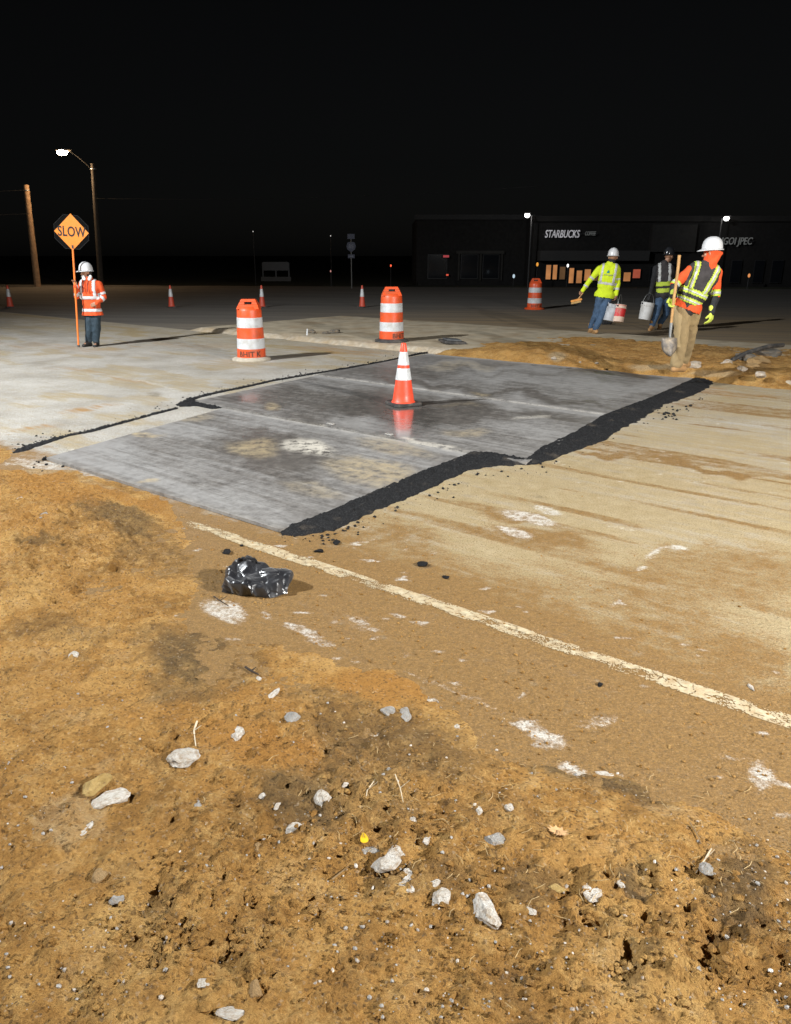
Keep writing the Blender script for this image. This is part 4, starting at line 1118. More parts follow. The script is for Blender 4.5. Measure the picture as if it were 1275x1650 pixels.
def head_caps(c, face, k=1.0):
    """head of height .23 round centre c looking along face"""
    c = Vector(c); f = Vector(face).normalized(); up = Vector((0, 0, 1)); f = (f - up * f.dot(up) * .0).normalized(); s = f.cross(up).normalized(); u2 = s.cross(f).normalized()
    P = lambda a, b, d: c + s * a * k + f * b * k + u2 * d * k
    out = [(P(0, -.015, .035), P(0, .012, .03), .088, .085), (P(0, .03, -.01), P(0, .045, -.055), .068, .050), (P(0, .06, -.085), P(0, .052, -.075), .030, .036),
           (P(0, .093, .018), P(0, .112, -.022), .010, .016), (P(-.03, .083, .03), P(.03, .083, .03), .014, .014), (P(-.022, .088, -.052), P(.022, .088, -.052), .010, .010), (P(-.019, .086, -.064), P(.019, .086, -.064), .011, .011),
           (P(.084, -.005, .02), P(.086, -.012, -.02), .018, .013), (P(-.084, -.005, .02), P(-.086, -.012, -.02), .018, .013), (P(-.05, .05, -.015), P(.05, .05, -.015), .032, .032)]
    eyes = [P(-.031, .079, .012), P(.031, .079, .012)]
    return out, eyes
def hard_hat(parent, c, fwd, m, k=1.0, tilt=(0, 0)):
    """c = centre of the rim plane"""
    fwd = Vector(fwd); fwd.z = 0; an = math.atan2(fwd.y, fwd.x)
    seg = 40; vs = []; fs = []
    prof = [(1.0, 0), (1.0, .012), (.985, .03), (.95, .065), (.87, .10), (.72, .13), (.5, .152), (.25, .163), (.02, .166)]
    for r, z in prof:
        for i in range(seg):
            a = 2 * math.pi * i / seg
            ridge = .010 * math.exp(-(math.sin(a) * r / .16) ** 2) * (z > .06) + .005 * math.exp(-((abs(math.sin(a)) * r - .42) / .08) ** 2) * (z > .06)
            vs.append((r * .140 * k * math.cos(a), r * .118 * k * math.sin(a), (z + ridge) * k))
    n = len(prof)
    for i in range(n - 1):
        for j in range(seg): fs.append((i * seg + j, i * seg + (j + 1) % seg, (i + 1) * seg + (j + 1) % seg, (i + 1) * seg + j))
    fs.append(tuple((n - 1) * seg + j for j in range(seg)))
    hat = thing_part('hard_hat', parent, c, (tilt[0], tilt[1], an))
    sh = link('shell', new_mesh('shell', vs, fs, [m], True), hat); sl = sh.modifiers.new('t', 'SOLIDIFY'); sl.thickness = .004
    vs = []; fs = []
    for r_, z in ((1.0, .004), (1.0, .012), (2.0, .002), (2.0, -.006)):
        for i in range(seg):
            a = 2 * math.pi * i / seg; e = 0 if r_ == 1 else (.014 + .045 * max(0, math.cos(a)) ** 2.2)
            vs.append(((.140 * k + e * k) * math.cos(a), (.118 * k + e * k * .9) * math.sin(a), (z - (e * .25 if r_ > 1 else 0)) * k))
    for i in range(4):
        for j in range(seg): fs.append((i * seg + j, i * seg + (j + 1) % seg, ((i + 1) % 4) * seg + (j + 1) % seg, ((i + 1) % 4) * seg + j))
    link('brim', new_mesh('brim', vs, fs, [m], True), hat)
    return hat
def thing_part(name, parent, loc, rot=(0, 0, 0)):
    o = bpy.data.objects.new(name, None); COL.objects.link(o); o.parent = parent; o.location = loc; o.rotation_euler = rot; o.empty_display_size = .05
    return o
def boot(parent, ankle, fwd, m, k=1.0, sole=None):
    a = Vector(ankle); f = Vector(fwd).normalized()
    fl = Vector((f.x, f.y, f.z)).normalized(); dn_ = Vector((0, 0, -1)); dn_ = (dn_ - fl * dn_.dot(fl)).normalized()
    heel = a - fl * .045 * k + dn_ * .055 * k; toe = a + fl * .165 * k + dn_ * .062 * k
    return fuse('boot', [(a - dn_ * .09 * k, a + dn_ * .03 * k, .056 * k, .058 * k), (heel, a + fl * .08 * k + dn_ * .05 * k, .042 * k, .046 * k), (a + fl * .06 * k + dn_ * .05 * k, toe, .047 * k, .042 * k, 1.1, .85), (a, a + fl * .10 * k + dn_ * .035 * k, .05 * k, .04 * k)], .012, m, parent, 3, .004, 20)
def limb(*pr):
    """chain of tapered capsules: (point, radius), ..."""
    return [(pr[i][0], pr[i + 1][0], pr[i][1], pr[i + 1][1]) for i in range(len(pr) - 1)]
def seg_t(P, a, b):
    a = np.array(a); b = np.array(b); ab = b - a; t = (P - a) @ ab / (ab @ ab); d = np.linalg.norm(P - (a + np.clip(t, 0, 1)[:, None] * ab), axis=1)
    return t, d
def torso_frame(P, hip, neck, side):
    h = np.array(hip); a = np.array(neck) - h; L = np.linalg.norm(a); a = a / L; s = np.array(Vector(side).normalized()); s = s - a * (s @ a); s /= np.linalg.norm(s)
    return (P - h) @ a, (P - h) @ s
M_SKIN = pm('skin', (.36, .19, .115), .5, var=.12, scale=30)
M_BEARD = pm('dark_hair', (.025, .018, .014), .8, var=.3, scale=60)
M_EYE = pm('dark_eye', (.02, .015, .012), .25, var=.2)
def fabric(name, col, var=.12, rough=.85, **k): return pm(name, col, rough, var=var, scale=9, bmp=.25, bscale=160, **k)
M_HVO = fabric('fluorescent_orange_cloth', (.66, .080, .014), .14, grime=(.5, .09, .02), gamt=.15)
M_HVY = fabric('fluorescent_lime_cloth', (.55, .68, .015), .08)
M_LIME = fabric('lime_trim', (.47, .58, .06), .08)
M_SILVER = fabric('silver_reflective_tape', (.48, .48, .46), .08, .4)
M_TAPEW = fabric('white_reflective_tape', (.56, .56, .56), .06, .4)
M_VEST = fabric('charcoal_mesh_vest', (.035, .030, .030), .3)
M_DARKCLOTH = fabric('black_cloth', (.014, .014, .016), .3)
M_KHAKI = fabric('khaki_trousers', (.30, .215, .105), .14, grime=(.30, .2, .1), gamt=.3)
M_JEANS = fabric('blue_denim', (.045, .085, .15), .3); M_JEANSD = fabric('dark_denim', (.022, .040, .055), .35)
M_HATW = pm('white_helmet_plastic', (.58, .58, .585), .3, var=.04, scale=10, grime=(.55, .52, .48), gamt=.15)
M_HATD = pm('dark_helmet_plastic', (.02, .021, .024), .18, var=.2, scale=10)
M_BOOTT = fabric('tan_leather_boot', (.36, .20, .08), .2, .7); M_BOOTD = fabric('black_boot', (.02, .018, .017), .3, .6)
M_GLOVE = fabric('lime_work_glove', (.50, .58, .08), .2); M_GLOVED = fabric('dark_glove', (.03, .03, .03), .3)
M_WHITECLOTH = fabric('white_scarf', (.75, .74, .72), .06)

def dress(t, J, mats, voxel=.014, hands=True, torso_scale=1.0, seed=1, jacket_loose=.018, trouser_loose=.012, gloves=None):
    """body + jacket + trousers + boots from joints J (hip, neck, head, face, side, sh_l/r, el_l/r, wr_l/r, hip_l/r, kn_l/r, an_l/r, toe_l/r)"""
    V_ = lambda k: Vector(J[k])
    k = torso_scale; hip, neck = V_('hip'), V_('neck'); ax = neck - hip
    chest = hip + ax * .72; waist = hip + ax * .28
    fl = .66
    sd = Vector(J['side']).normalized()
    def wide(p, w, r): return (p - sd * w, p + sd * w, r, r)
    torso = [wide(hip, .065 * k, .105 * k), wide(waist, .05 * k, .105 * k), wide(hip + ax * .5, .06 * k, .115 * k), wide(chest, .085 * k, .115 * k), wide(hip + ax * .86, .10 * k, .085 * k), (waist, chest, .12 * k, .13 * k, 1.1, .9), (hip + ax * .86, neck, .08 * k, .062 * k), (hip, waist, .125 * k, .115 * k, 1.1, .9)]
    hc, eyes = head_caps(J['head'], J['face'], k)
    body = torso + hc + [(hip + ax * .9, Vector(J['head']), .058 * k, .056 * k)]
    armj = []
    for q in 'lr':
        body += limb((V_('sh_' + q), .052 * k), (V_('el_' + q), .042 * k), (V_('wr_' + q), .028 * k))
        body += limb((V_('hip_' + q), .085 * k), (V_('kn_' + q), .055 * k), (V_('an_' + q), .04 * k))
        body += [(V_('an_' + q), V_('an_' + q) + Vector(J['toe_' + q]).normalized() * .13 + Vector((0, 0, -.04)), .035, .03)]
        if hands:
            fw = J.get('hf_' + q) or (V_('wr_' + q) - V_('el_' + q)); pl = J.get('hp_' + q) or Vector((0, 1, 0))
            body += hand_caps(V_('wr_' + q), fw, pl, J.get('ht_' + q, 1), J.get('hc_' + q, 35), k)
        armj += limb((V_('sh_' + q), .07 * k), (V_('el_' + q), .058 * k), (V_('wr_' + q), .046 * k))
    bo = fuse('body', body, .0075, mats['skin'], t, 3)
    for e in eyes:
        mb = MB(); mb.ball(e, .011 * k, .011 * k, .009 * k, 10, 6); mb.build('eye', M_EYE, t, True)
    jl = jacket_loose
    jt = [tuple([c[0], c[1], c[2] + jl, c[3] + jl] + list(c[4:])) for c in torso]
    hem = J.get('hem')
    if hem: jt.append((hip - sd * .07 * k + ax.normalized() * hem, hip + sd * .07 * k + ax.normalized() * hem, .118 * k + jl, .118 * k + jl))
    jk = fuse('jacket', jt + armj, voxel, mats['jacket'], t, 4, .022, 11, seed)
    bm = bmesh.new(); bm.from_mesh(jk.data); co = np.array([v.co[:] for v in bm.verts])
    tt, ll = torso_frame(co, hip, neck, sd); near = np.full(len(co), 9.0)
    for q in 'lr':
        for a_, b_ in (('sh_', 'el_'), ('el_', 'wr_')): near = np.minimum(near, seg_t(co, V_(a_ + q), V_(b_ + q))[1])
    cut = (tt < J.get('cut', -.075)) & (near > .085 * k)
    bmesh.ops.delete(bm, geom=[v for v, c_ in zip(bm.verts, cut) if c_], context='VERTS'); bm.to_mesh(jk.data); bm.free()
    tl = trouser_loose; tr = [wide(hip - ax.normalized() * .02, .06 * k, .112 * k)]
    for q in 'lr': tr += limb((V_('hip_' + q), .095 * k + tl), (V_('kn_' + q), .068 * k + tl), (V_('an_' + q) + Vector((0, 0, .03)), .06 * k + tl))
    fuse('trousers', tr, voxel, mats['trousers'], t, 4, .022, 12, seed + 5, stretch=(1, 1, .7))
    for q in 'lr': boot(t, V_('an_' + q), J['toe_' + q], mats['boot'], k)
    if gloves:
        for q in gloves:
            fw = J.get('hf_' + q) or (V_('wr_' + q) - V_('el_' + q)); pl = J.get('hp_' + q) or Vector((0, 1, 0))
            hcap = [tuple([c[0], c[1], c[2] + .004, c[3] + .004] + list(c[4:])) for c in hand_caps(V_('wr_' + q), fw, pl, J.get('ht_' + q, 1), J.get('hc_' + q, 35), k)]
            fuse('glove', hcap + [(V_('wr_' + q) - Vector(fw).normalized() * .06, V_('wr_' + q), .042, .036)], .0075, mats['glove'], t, 2)
    return torso, jk

# ------------------------------------------------------------------ BLACK BAG (one crumpled film)
bag = thing('bin_bag', 'crumpled glossy black plastic bag lying beside the worn edge line', 'plastic bag', (bp.x, bp.y, .0))
from mathutils.geometry import delaunay_2d_cdt
def bag_h(x, y):
    g = lambda a, b, sx, sy, A: A * math.exp(-((x - a) / sx) ** 2 - ((y - b) / sy) ** 2)
    h = .060 + g(-.07, .10, .075, .075, .085) + g(.09, .06, .08, .09, .045) + g(-.03, -.02, .09, .06, .02)
    rr = math.hypot((x + .055) / 1.0, (y - .035) / 1.05); h += .030 * math.exp(-((rr - .098) / .020) ** 2) - .022 * math.exp(-(rr / .06) ** 2)
    h -= .038 * math.exp(-((x - .035 - .15 * y) / .020) ** 2)
    return h
rgb = np.random.default_rng(21); pts2, hs = [], []
nb_ = 34
for k_ in range(nb_):
    a = 2 * math.pi * k_ / nb_; rr = 1 + .16 * math.sin(3 * a + 1) * .6 + rgb.uniform(-.06, .06)
    pts2.append(Vector((.205 * rr * math.cos(a), .045 + .165 * rr * math.sin(a)))); hs.append(.002)
for _try in range(6000):
    x, y = rgb.uniform(-.21, .21), rgb.uniform(-.13, .22)
    if (x / .19) ** 2 + ((y - .045) / .152) ** 2 > 1: continue
    if min((Vector((x, y)) - q).length for q in pts2) < .028: continue
    e = 1 - ((x / .205) ** 2 + ((y - .045) / .165) ** 2); pts2.append(Vector((x, y))); hs.append(max(.004, (bag_h(x, y) + rgb.uniform(-.020, .020)) * min(1, (e * 3.2) ** .6) + .004))
cd = delaunay_2d_cdt(pts2, [], [], 0, 1e-6)
def bulge(q):
    x, y = q.x, q.y - .045; rho = math.hypot(x / .205, y / .165)
    if rho < 1e-4: return q
    k = min(1.0, rho * 1.13) if rho < .9 else 1.0 - max(0, (rho - .9)) * 1.5
    return Vector((x * k / rho, .045 + y * k / rho))
bm = bmesh.new(); bv = [bm.verts.new((bulge(q).x + rgb.uniform(-.012, .012) * (hs[i] > .02), bulge(q).y + rgb.uniform(-.012, .012) * (hs[i] > .02), hs[i])) for i, q in enumerate(pts2)]
vmap = [min(range(len(pts2)), key=lambda i: (pts2[i] - q).length) for q in cd[0]]
for f in cd[2]:
    if len({vmap[i] for i in f}) == 3: bm.faces.new([bv[vmap[i]] for i in f])
bmesh.ops.subdivide_edges(bm, edges=bm.edges[:], cuts=4, use_grid_fill=True)
for _k in range(2): bmesh.ops.smooth_vert(bm, verts=[v for v in bm.verts if v.co.z > .004], factor=.5, use_axis_x=True, use_axis_y=True, use_axis_z=True)
bm.normal_update()
P_ = np.array([v.co[:] for v in bm.verts]); N_ = np.array([v.normal[:] for v in bm.verts])
w_ = crumple(P_, 9, .0016, 14, 40, 120) + crumple(P_, 19, .003, 8, 14, 30)
for v, p_, n_2, ww in zip(bm.verts, P_, N_, w_): v.co = p_ + n_2 * ww * (1 if p_[2] > .006 else 0)
bmesh.ops.recalc_face_normals(bm, faces=bm.faces)
for f in bm.faces: f.smooth = True
for e in bm.edges:
    if len(e.link_faces) == 2 and e.calc_face_angle(0) > R(30): e.smooth = False
me = bpy.data.meshes.new('sack'); bm.to_mesh(me); bm.free(); me.materials.append(M_BAG); link('sack', me, bag)
mb = MB()
for k_ in range(7):
    a = R(-60 + 20 * k_); L_ = .032 + .015 * rgb.random(); b0 = Vector((-.07 + .010 * (k_ - 3), .11, .118)); tip = b0 + Vector((math.sin(a) * L_, .01 * (k_ % 3 - 1), math.cos(a) * L_ * .75))
    sd_ = Vector((math.cos(a), 0, -math.sin(a))) * .016
    mb.add([b0 - sd_ * .5, b0 + sd_ * .5, tip + sd_ + Vector((0, .006, 0)), tip - sd_ - Vector((0, .006, 0)), b0 + Vector((0, .006, 0)), tip + Vector((0, .012, .004))], [(0, 1, 2, 3), (1, 4, 5, 2), (4, 0, 3, 5), (3, 2, 5), (0, 4, 1)])
mb.build('gathered_mouth', M_BAG, bag, False)

def person(u0, v0, z0, label):
    base = at(u0, v0, z0)
    t = thing('person', label, 'person', base, 0, 'road crew')
    return t, base, (lambda u, v, dy=0.0: at_depth(u, v, base.y + dy) - base)

# --- worker with shovel, back to the camera
t, base, P = person(1088, 598, bank_z(1088, 598) + .005, 'worker in orange hoodie, charcoal vest and khaki trousers walking away with shovel')
hip, neck = P(1107, 494), P(1139, 428)
J = dict(hip=hip, neck=neck, head=P(1147, 408), face=(-.75, .65, -.12), side=(1, -.1, -.12),
         sh_l=P(1112, 436), el_l=P(1087, 459, -.03), wr_l=P(1084, 478, -.13), sh_r=P(1155, 438), el_r=P(1153, 476, -.05), wr_r=P(1147, 503, -.1),
         hip_l=P(1098, 498), kn_l=P(1098, 546, -.04), an_l=P(1090, 588), hip_r=P(1116, 498), kn_r=P(1110, 545, .22), an_r=P(1102, 582, .48),
         toe_l=(.85, .5, 0), toe_r=(.7, .7, 0), hf_l=(-.1, -.1, -1), hp_l=(-.2, -1, 0), ht_l=1, hc_l=62, hf_r=(0, -.1, -1), hp_r=(-.6, .6, 0), ht_r=-1, hc_r=40, hem=-.02, cut=-.05)
torso, jk = dress(t, J, dict(skin=M_SKIN, jacket=M_HVO, trousers=M_KHAKI, boot=M_BOOTT, glove=M_GLOVE), torso_scale=1.03, seed=3, gloves='lr', trouser_loose=.024)
vest = fuse('vest', torso[1:], .013, M_VEST, t, 4, .012, 11, 9, inflate=.030)
def vt(P_): return torso_frame(P_, hip, neck, (1, -.1, -.12))
TL = (neck - hip).length
def hband(a, b): return lambda C: (vt(C)[0] > a * TL) & (vt(C)[0] < b * TL)
def vband(c, w, lo): return lambda C: (np.abs(np.abs(vt(C)[1]) - (c + .05 * np.clip(vt(C)[0] / TL - .3, 0, 1))) < w) & (vt(C)[0] > lo * TL)
band_of(vest, 'lime_band', M_LIME, hband(.07, .19), .004, t); band_of(vest, 'silver_band', M_SILVER, hband(.11, .15), .007, t)
band_of(vest, 'lime_band', M_LIME, hband(.27, .40), .004, t); band_of(vest, 'silver_band', M_SILVER, hband(.315, .355), .007, t)
band_of(vest, 'lime_band', M_LIME, vband(.10, .036, .38), .005, t); band_of(vest, 'silver_band', M_SILVER, vband(.10, .014, .38), .008, t)
def arm(a, b, lo, hi, rr=.11):
    def f(C):
        tt, d = seg_t(C, a, b); return (tt > lo) & (tt < hi) & (d < rr)
    return f
for q in 'lr':
    band_of(jk, 'lime_cuff', M_LIME, arm(J['sh_' + q], J['el_' + q], .78, 1.06), .003, t)
    band_of(jk, 'silver_cuff', M_SILVER, arm(J['sh_' + q], J['el_' + q], .87, .97), .006, t)
    band_of(jk, 'black_forearm', M_DARKCLOTH, arm(J['el_' + q], J['wr_' + q], .10, 1.2), .004, t)
hd = Vector(J['head'])
fuse('hood', [(hd + Vector((0, 0, .03)), hd + Vector((.0, 0, -.04)), .104, .098), (hd + Vector((.0, -.01, -.05)), neck + Vector((.01, -.01, -.01)), .085, .075), (hd + Vector((.06, -.03, .01)), hd + Vector((.105, -.05, .0)), .06, .032), (hd + Vector((.07, -.04, -.02)), neck + Vector((.035, -.05, .01)), .055, .06), (neck + Vector((-.03, -.01, -.02)), neck + Vector((.05, -.04, -.03)), .075, .075)], .011, M_HVO, t, 2, .045, 11, 4)
hard_hat(t, hd + Vector((0, 0, .045)), (-.9, .35, 0), M_HATW, .95, (R(0), R(2)))
# shovel in the left hand
sb = at_depth(1079, 572, base.y - .12)
sh = thing('shovel', 'long wooden handled shovel held upright by the orange hooded worker', 'shovel', sb)
Q = lambda u, v: at_depth(u, v, base.y - .20) - sb
mb = MB(); mb.tube([Q(1095, 411), Q(1092, 440), Q(1086, 482), Q(1081, 528)], [.020, .019, .019, .017], 10); mb.build('handle', M_WOOD, sh, True)
mb = MB(); mb.tube([Q(1082, 520), Q(1080, 540), Q(1080, 550)], [.021, .017, .013], 10); mb.build('socket', M_GALV, sh, True)
c0, c1 = Q(1080, 545), Q(1078, 573)
vs, fs = [], []
for i in range(9):
    f = i / 8; w = .105 * (1 if f < .45 else 1 - ((f - .45) / .55) ** 2 * .85); 
    for j in range(9):
        g = j / 4 - 1
        p = c0.lerp(c1, f) + Vector((g * w, .055 * g * g - .05 * f - .02, .01 * (1 - g * g) if f == 0 else 0)); vs.append(p)
for i in range(8):
    for j in range(8): fs.append((i * 9 + j, i * 9 + j + 1, (i + 1) * 9 + j + 1, (i + 1) * 9 + j))
o = link('blade', new_mesh('blade', vs, fs, [pm('worn_shovel_steel', (.16, .14, .12), .6, metal=.2, var=.4, scale=20, grime=(.42, .33, .22), gamt=.6, gscale=9)], True), sh)
s = o.modifiers.new('t', 'SOLIDIFY'); s.thickness = .005

# --- man in lime jacket
t, base, P = person(957, 538, surf_z(957, 538), 'person in bright lime jacket and blue jeans carrying two buckets')
hip, neck = P(974, 474), P(984, 426)
J = dict(hip=hip, neck=neck, head=P(988, 415), face=(.25, .95, -.1), side=(1, -.15, 0),
         sh_l=P(966, 433), el_l=P(950, 453), wr_l=P(939, 468), sh_r=P(995, 434), el_r=P(996, 455, -.03), wr_r=P(993, 475, -.05),
         hip_l=P(968, 480), kn_l=P(961, 507, .1), an_l=P(953, 529, .25), hip_r=P(979, 480), kn_r=P(969, 509, -.02), an_r=P(960, 531, .0),
         toe_l=(-.2, .75, -.5), toe_r=(-.1, .9, -.25), hf_l=(-.5, .0, -.8), hp_l=(.3, -.8, 0), hc_l=58, hf_r=(0, 0, -1), hp_r=(-.9, .2, 0), hc_r=60, ht_r=-1, hem=-.03)
torso, jk = dress(t, J, dict(skin=M_SKIN, jacket=M_HVY, trousers=M_JEANS, boot=M_BOOTT), torso_scale=.98, seed=13, jacket_loose=.034, voxel=.015)
def vt(P_): return torso_frame(P_, hip, neck, (1, -.15, 0))
TL = (neck - hip).length
core = lambda C: (np.abs(vt(C)[1]) < .235)
band_of(jk, 'silver_band', M_SILVER, lambda C: (vt(C)[0] > .32 * TL) & (vt(C)[0] < .40 * TL) & (np.abs(vt(C)[1]) < .21), .004, t)
band_of(jk, 'silver_band', M_SILVER, lambda C: (np.abs(vt(C)[1] - .12) < .026) & (vt(C)[0] > .40 * TL), .004, t)
band_of(jk, 'silver_band', M_SILVER, lambda C: (np.abs(vt(C)[1] + .15) < .020) & (vt(C)[0] > .40 * TL), .004, t)
for q in 'lr':
    band_of(jk, 'silver_cuff', M_SILVER, arm(J['sh_' + q], J['el_' + q], .70, .84), .004, t)
    band_of(jk, 'silver_cuff', M_SILVER, arm(J['el_' + q], J['wr_' + q], .45, .62), .004, t)
    pass
fuse('collar', [(neck + Vector((0, 0, -.01)), neck + Vector((.02, .0, .055)), .085, .08)], .013, M_DARKCLOTH, t, 2)
# emblem on the back: teal peak over a grey line of print
M_TEAL = fabric('teal_print', (.02, .22, .22), .15); M_GREYPRINT = fabric('grey_print', (.36, .44, .12), .1)
band_of(jk, 'emblem', M_TEAL, lambda C: (vt(C)[0] > .70 * TL) & (vt(C)[0] < .80 * TL) & (np.abs(vt(C)[1] + .03) < .035 * (1 - (vt(C)[0] / TL - .70) / .13)) & (C[:, 1] < hip.y + 1), .004, t)
band_of(jk, 'emblem', M_GREYPRINT, lambda C: (vt(C)[0] > .62 * TL) & (vt(C)[0] < .665 * TL) & (np.abs(vt(C)[1] + .02) < .09) & (C[:, 1] < .0), .004, t)
hard_hat(t, Vector(J['head']) + Vector((0, 0, .035)), (.2, .95, 0), M_HATW, .98, (0, R(3)))
# brush in the left hand
hb = base + Vector(J['wr_l'])
br = thing('hand_brush', 'small brush with orange head in the left hand of the lime jacket', 'brush', hb)
mb = MB(); mb.tube([(.01, -.01, -.05), (-.06, 0, -.15), (-.09, 0, -.19)], .012, 8); mb.build('handle', M_WOOD, br, True)
mb = MB(); mb.box((-.12, 0, -.205), (.24, .07, .045), Matrix.Rotation(R(-12), 3, 'Y')); mb.build('block', pm('orange_brush_block', (.62, .26, .05), .6), br, False, .01)
mb = MB(); mb.box((-.125, 0, -.245), (.22, .06, .05), Matrix.Rotation(R(-12), 3, 'Y'), .9); mb.build('bristles', pm('tan_bristles', (.4, .26, .1), .9), br, False, .008)

def bucket(top, h, r, label, m, band=None, tilt=(0, 0, 0)):
    """top = where the bail is held"""
    t = thing('bucket', label, 'bucket', Vector(top) - Vector((0, 0, h + .16))); t.rotation_euler = tilt
    mb = MB(); mb.lathe([(r * .86, 0), (r * .875, .01), (r * .97, h * .78), (r * 1.04, h * .79), (r * 1.04, h * .82), (r * .985, h * .83), (r * 1.0, h * .98), (r * 1.05, h * .985), (r * 1.05, h), (r * .97, h), (r * .84, .02), (0, .02)], 28); mb.build('pail', m, t, True)
    if band:
        mb = MB(); mb.lathe([(r * .87, h * band[0]), (r * .883 + .004, h * band[0]), (r * .96 + .006, h * band[1]), (r * .95, h * band[1])], 28, close=False); mb.build('printed_band', band[2], t, True)
    mb = MB(); mb.tube([(r * 1.02 * math.cos(a), 0, h * .9 + (.26) * math.sin(a) * (1 if math.sin(a) > 0 else 0)) for a in np.linspace(0, math.pi, 15)], .004, 6); mb.build('bail', M_GALV, t, True)
    for sx in (-1, 1):
        mb = MB(); mb.ball((sx * r * 1.03, 0, h * .9), .015, .02, .02, 8, 6); mb.build('bail_ear', M_BLACKMETAL, t, True)
    return t
M_PAILW = pm('white_pail_plastic', (.62, .61, .59), .45, var=.08, scale=9, grime=(.40, .37, .33), gamt=.5)
M_PAILG = pm('dirty_grey_pail', (.42, .43, .45), .5, var=.2, scale=9, grime=(.2, .2, .2), gamt=.6)
M_RED = pm('red_print', (.55, .03, .03), .5, var=.15, scale=9, grime=(.45, .3, .22), gamt=.4)
M_CREAM = pm('cream_pail', (.62, .46, .36), .5, var=.1)
hw = base + Vector(J['wr_r'])
bucket(hw + Vector((-.12, -.02, -.04)), .35, .14, 'dirty grey pail carried next to the blue jeans', M_PAILG, None, (0, R(14), R(30)))
bucket(hw + Vector((.06, -.06, -.05)), .36, .15, 'red and cream bucket carried by the lime jacket', M_CREAM, (.30, .97, M_RED), (0, R(12), R(60)))
sk = fuse('tool_pouch', [((-.05, .1, .06), (.12, .12, .06), .07, .05), ((-.02, .1, .1), (.06, .1, .12), .05, .04)], .012, M_DARKCLOTH, None, 2, .02, 14, 3)
pb = at(978, 523, .0); sk.location = (pb.x, pb.y, -.02); tag(sk, 'dark tool pouch on the ground beneath the red bucket', 'tool pouch')

# --- worker in dark vest
t, base, P = person(1050, 532, .0, 'person in dark clothes and lime striped vest carrying a white bucket')
hip, neck = P(1069, 474), P(1071, 425)
J = dict(hip=hip, neck=neck, head=P(1078, 413), face=(.75, .6, -.1), side=(1, -.2, 0),
         sh_l=P(1057, 432), el_l=P(1052, 456), wr_l=P(1047, 476), sh_r=P(1083, 433), el_r=P(1090, 456, .05), wr_r=P(1090, 474, -.05),
         hip_l=P(1064, 480), kn_l=P(1058, 506), an_l=P(1051, 525), hip_r=P(1075, 480), kn_r=P(1074, 505, .15), an_r=P(1064, 522, .35),
         toe_l=(-.4, -.5, -.1), toe_r=(.2, .8, -.5), hf_l=(-.1, 0, -1), hp_l=(-.9, .2, 0), hc_l=60, hf_r=(0, 0, -1), hp_r=(-.9, .2, 0), ht_r=-1, hem=-.02)
torso, jk = dress(t, J, dict(skin=M_SKIN, jacket=M_DARKCLOTH, trousers=M_JEANS, boot=M_BOOTT, glove=M_GLOVED), seed=23, gloves='lr', voxel=.016)
vest = fuse('vest', torso[1:], .015, M_VEST, t, 4, .012, 11, 19, inflate=.032)
TL = (neck - hip).length
def vt(P_): return torso_frame(P_, hip, neck, (1, -.2, 0))
band_of(vest, 'lime_band', M_LIME, lambda C: (vt(C)[0] > .06 * TL) & (vt(C)[0] < .20 * TL), .004, t)
band_of(vest, 'lime_band', M_LIME, lambda C: (vt(C)[0] > .28 * TL) & (vt(C)[0] < .42 * TL), .004, t)
band_of(vest, 'silver_band', M_SILVER, lambda C: (np.abs(np.abs(vt(C)[1]) - .115) < .03) & (vt(C)[0] > .42 * TL), .005, t)
hard_hat(t, Vector(J['head']) + Vector((0, 0, .04)), (.8, .5, 0), M_HATD, 1.0)
bucket(base + Vector(J['wr_l']) + Vector((-.10, -.08, .0)), .40, .155, 'white bucket carried by the person in the dark vest', M_PAILW, None, (0, R(10), R(20)))

# --- flagger
t, base, P = person(149, 558, .0, 'flagger in orange jacket and white hard hat facing the camera')
hip, neck = P(149, 502), P(143, 452)
J = dict(hip=hip, neck=neck, head=P(139, 439.5), face=(-.72, -.69, -.05), side=(1, 0, 0),
         sh_l=P(132, 458), el_l=P(124, 478, -.05), wr_l=P(122, 461, -.22), sh_r=P(160, 458), el_r=P(168, 479, .02), wr_r=P(156, 489, -.14),
         hip_l=P(144, 507), kn_l=P(144, 532, -.03), an_l=P(143.5, 551), hip_r=P(155, 507), kn_r=P(156, 532, -.03), an_r=P(156, 552),
         toe_l=(-.35, -.9, 0), toe_r=(.1, -1, 0), hf_l=(-.05, -.12, 1), hp_l=(-.2, -1, 0), hc_l=60, ht_l=1, hf_r=(-.9, -.2, -.3), hp_r=(0, 1, 0), ht_r=1, hem=-.07)
torso, jk = dress(t, J, dict(skin=M_SKIN, jacket=M_HVO, trousers=M_JEANSD, boot=M_BOOTD), torso_scale=.93, seed=33, jacket_loose=.036, voxel=.014)
TL = (neck - hip).length
def vt(P_): return torso_frame(P_, hip, neck, (1, 0, 0))
band_of(jk, 'white_band', M_TAPEW, lambda C: (vt(C)[0] > .40 * TL) & (vt(C)[0] < .50 * TL) & (np.abs(vt(C)[1]) < .20), .004, t)
band_of(jk, 'white_band', M_TAPEW, lambda C: (vt(C)[0] > .005 * TL) & (vt(C)[0] < .10 * TL) & (np.abs(vt(C)[1]) < .20), .004, t)
for sg in (-.125, .125): band_of(jk, 'white_band', M_TAPEW, (lambda sg: lambda C: (np.abs(vt(C)[1] - sg) < .026) & (vt(C)[0] > .50 * TL))(sg), .004, t)
for q in 'lr': band_of(jk, 'white_cuff', M_TAPEW, arm(J['sh_' + q], J['el_' + q], .60, .78), .004, t); band_of(jk, 'white_cuff', M_TAPEW, arm(J['el_' + q], J['wr_' + q], .16, .40), .004, t)
hd = Vector(J['head'])
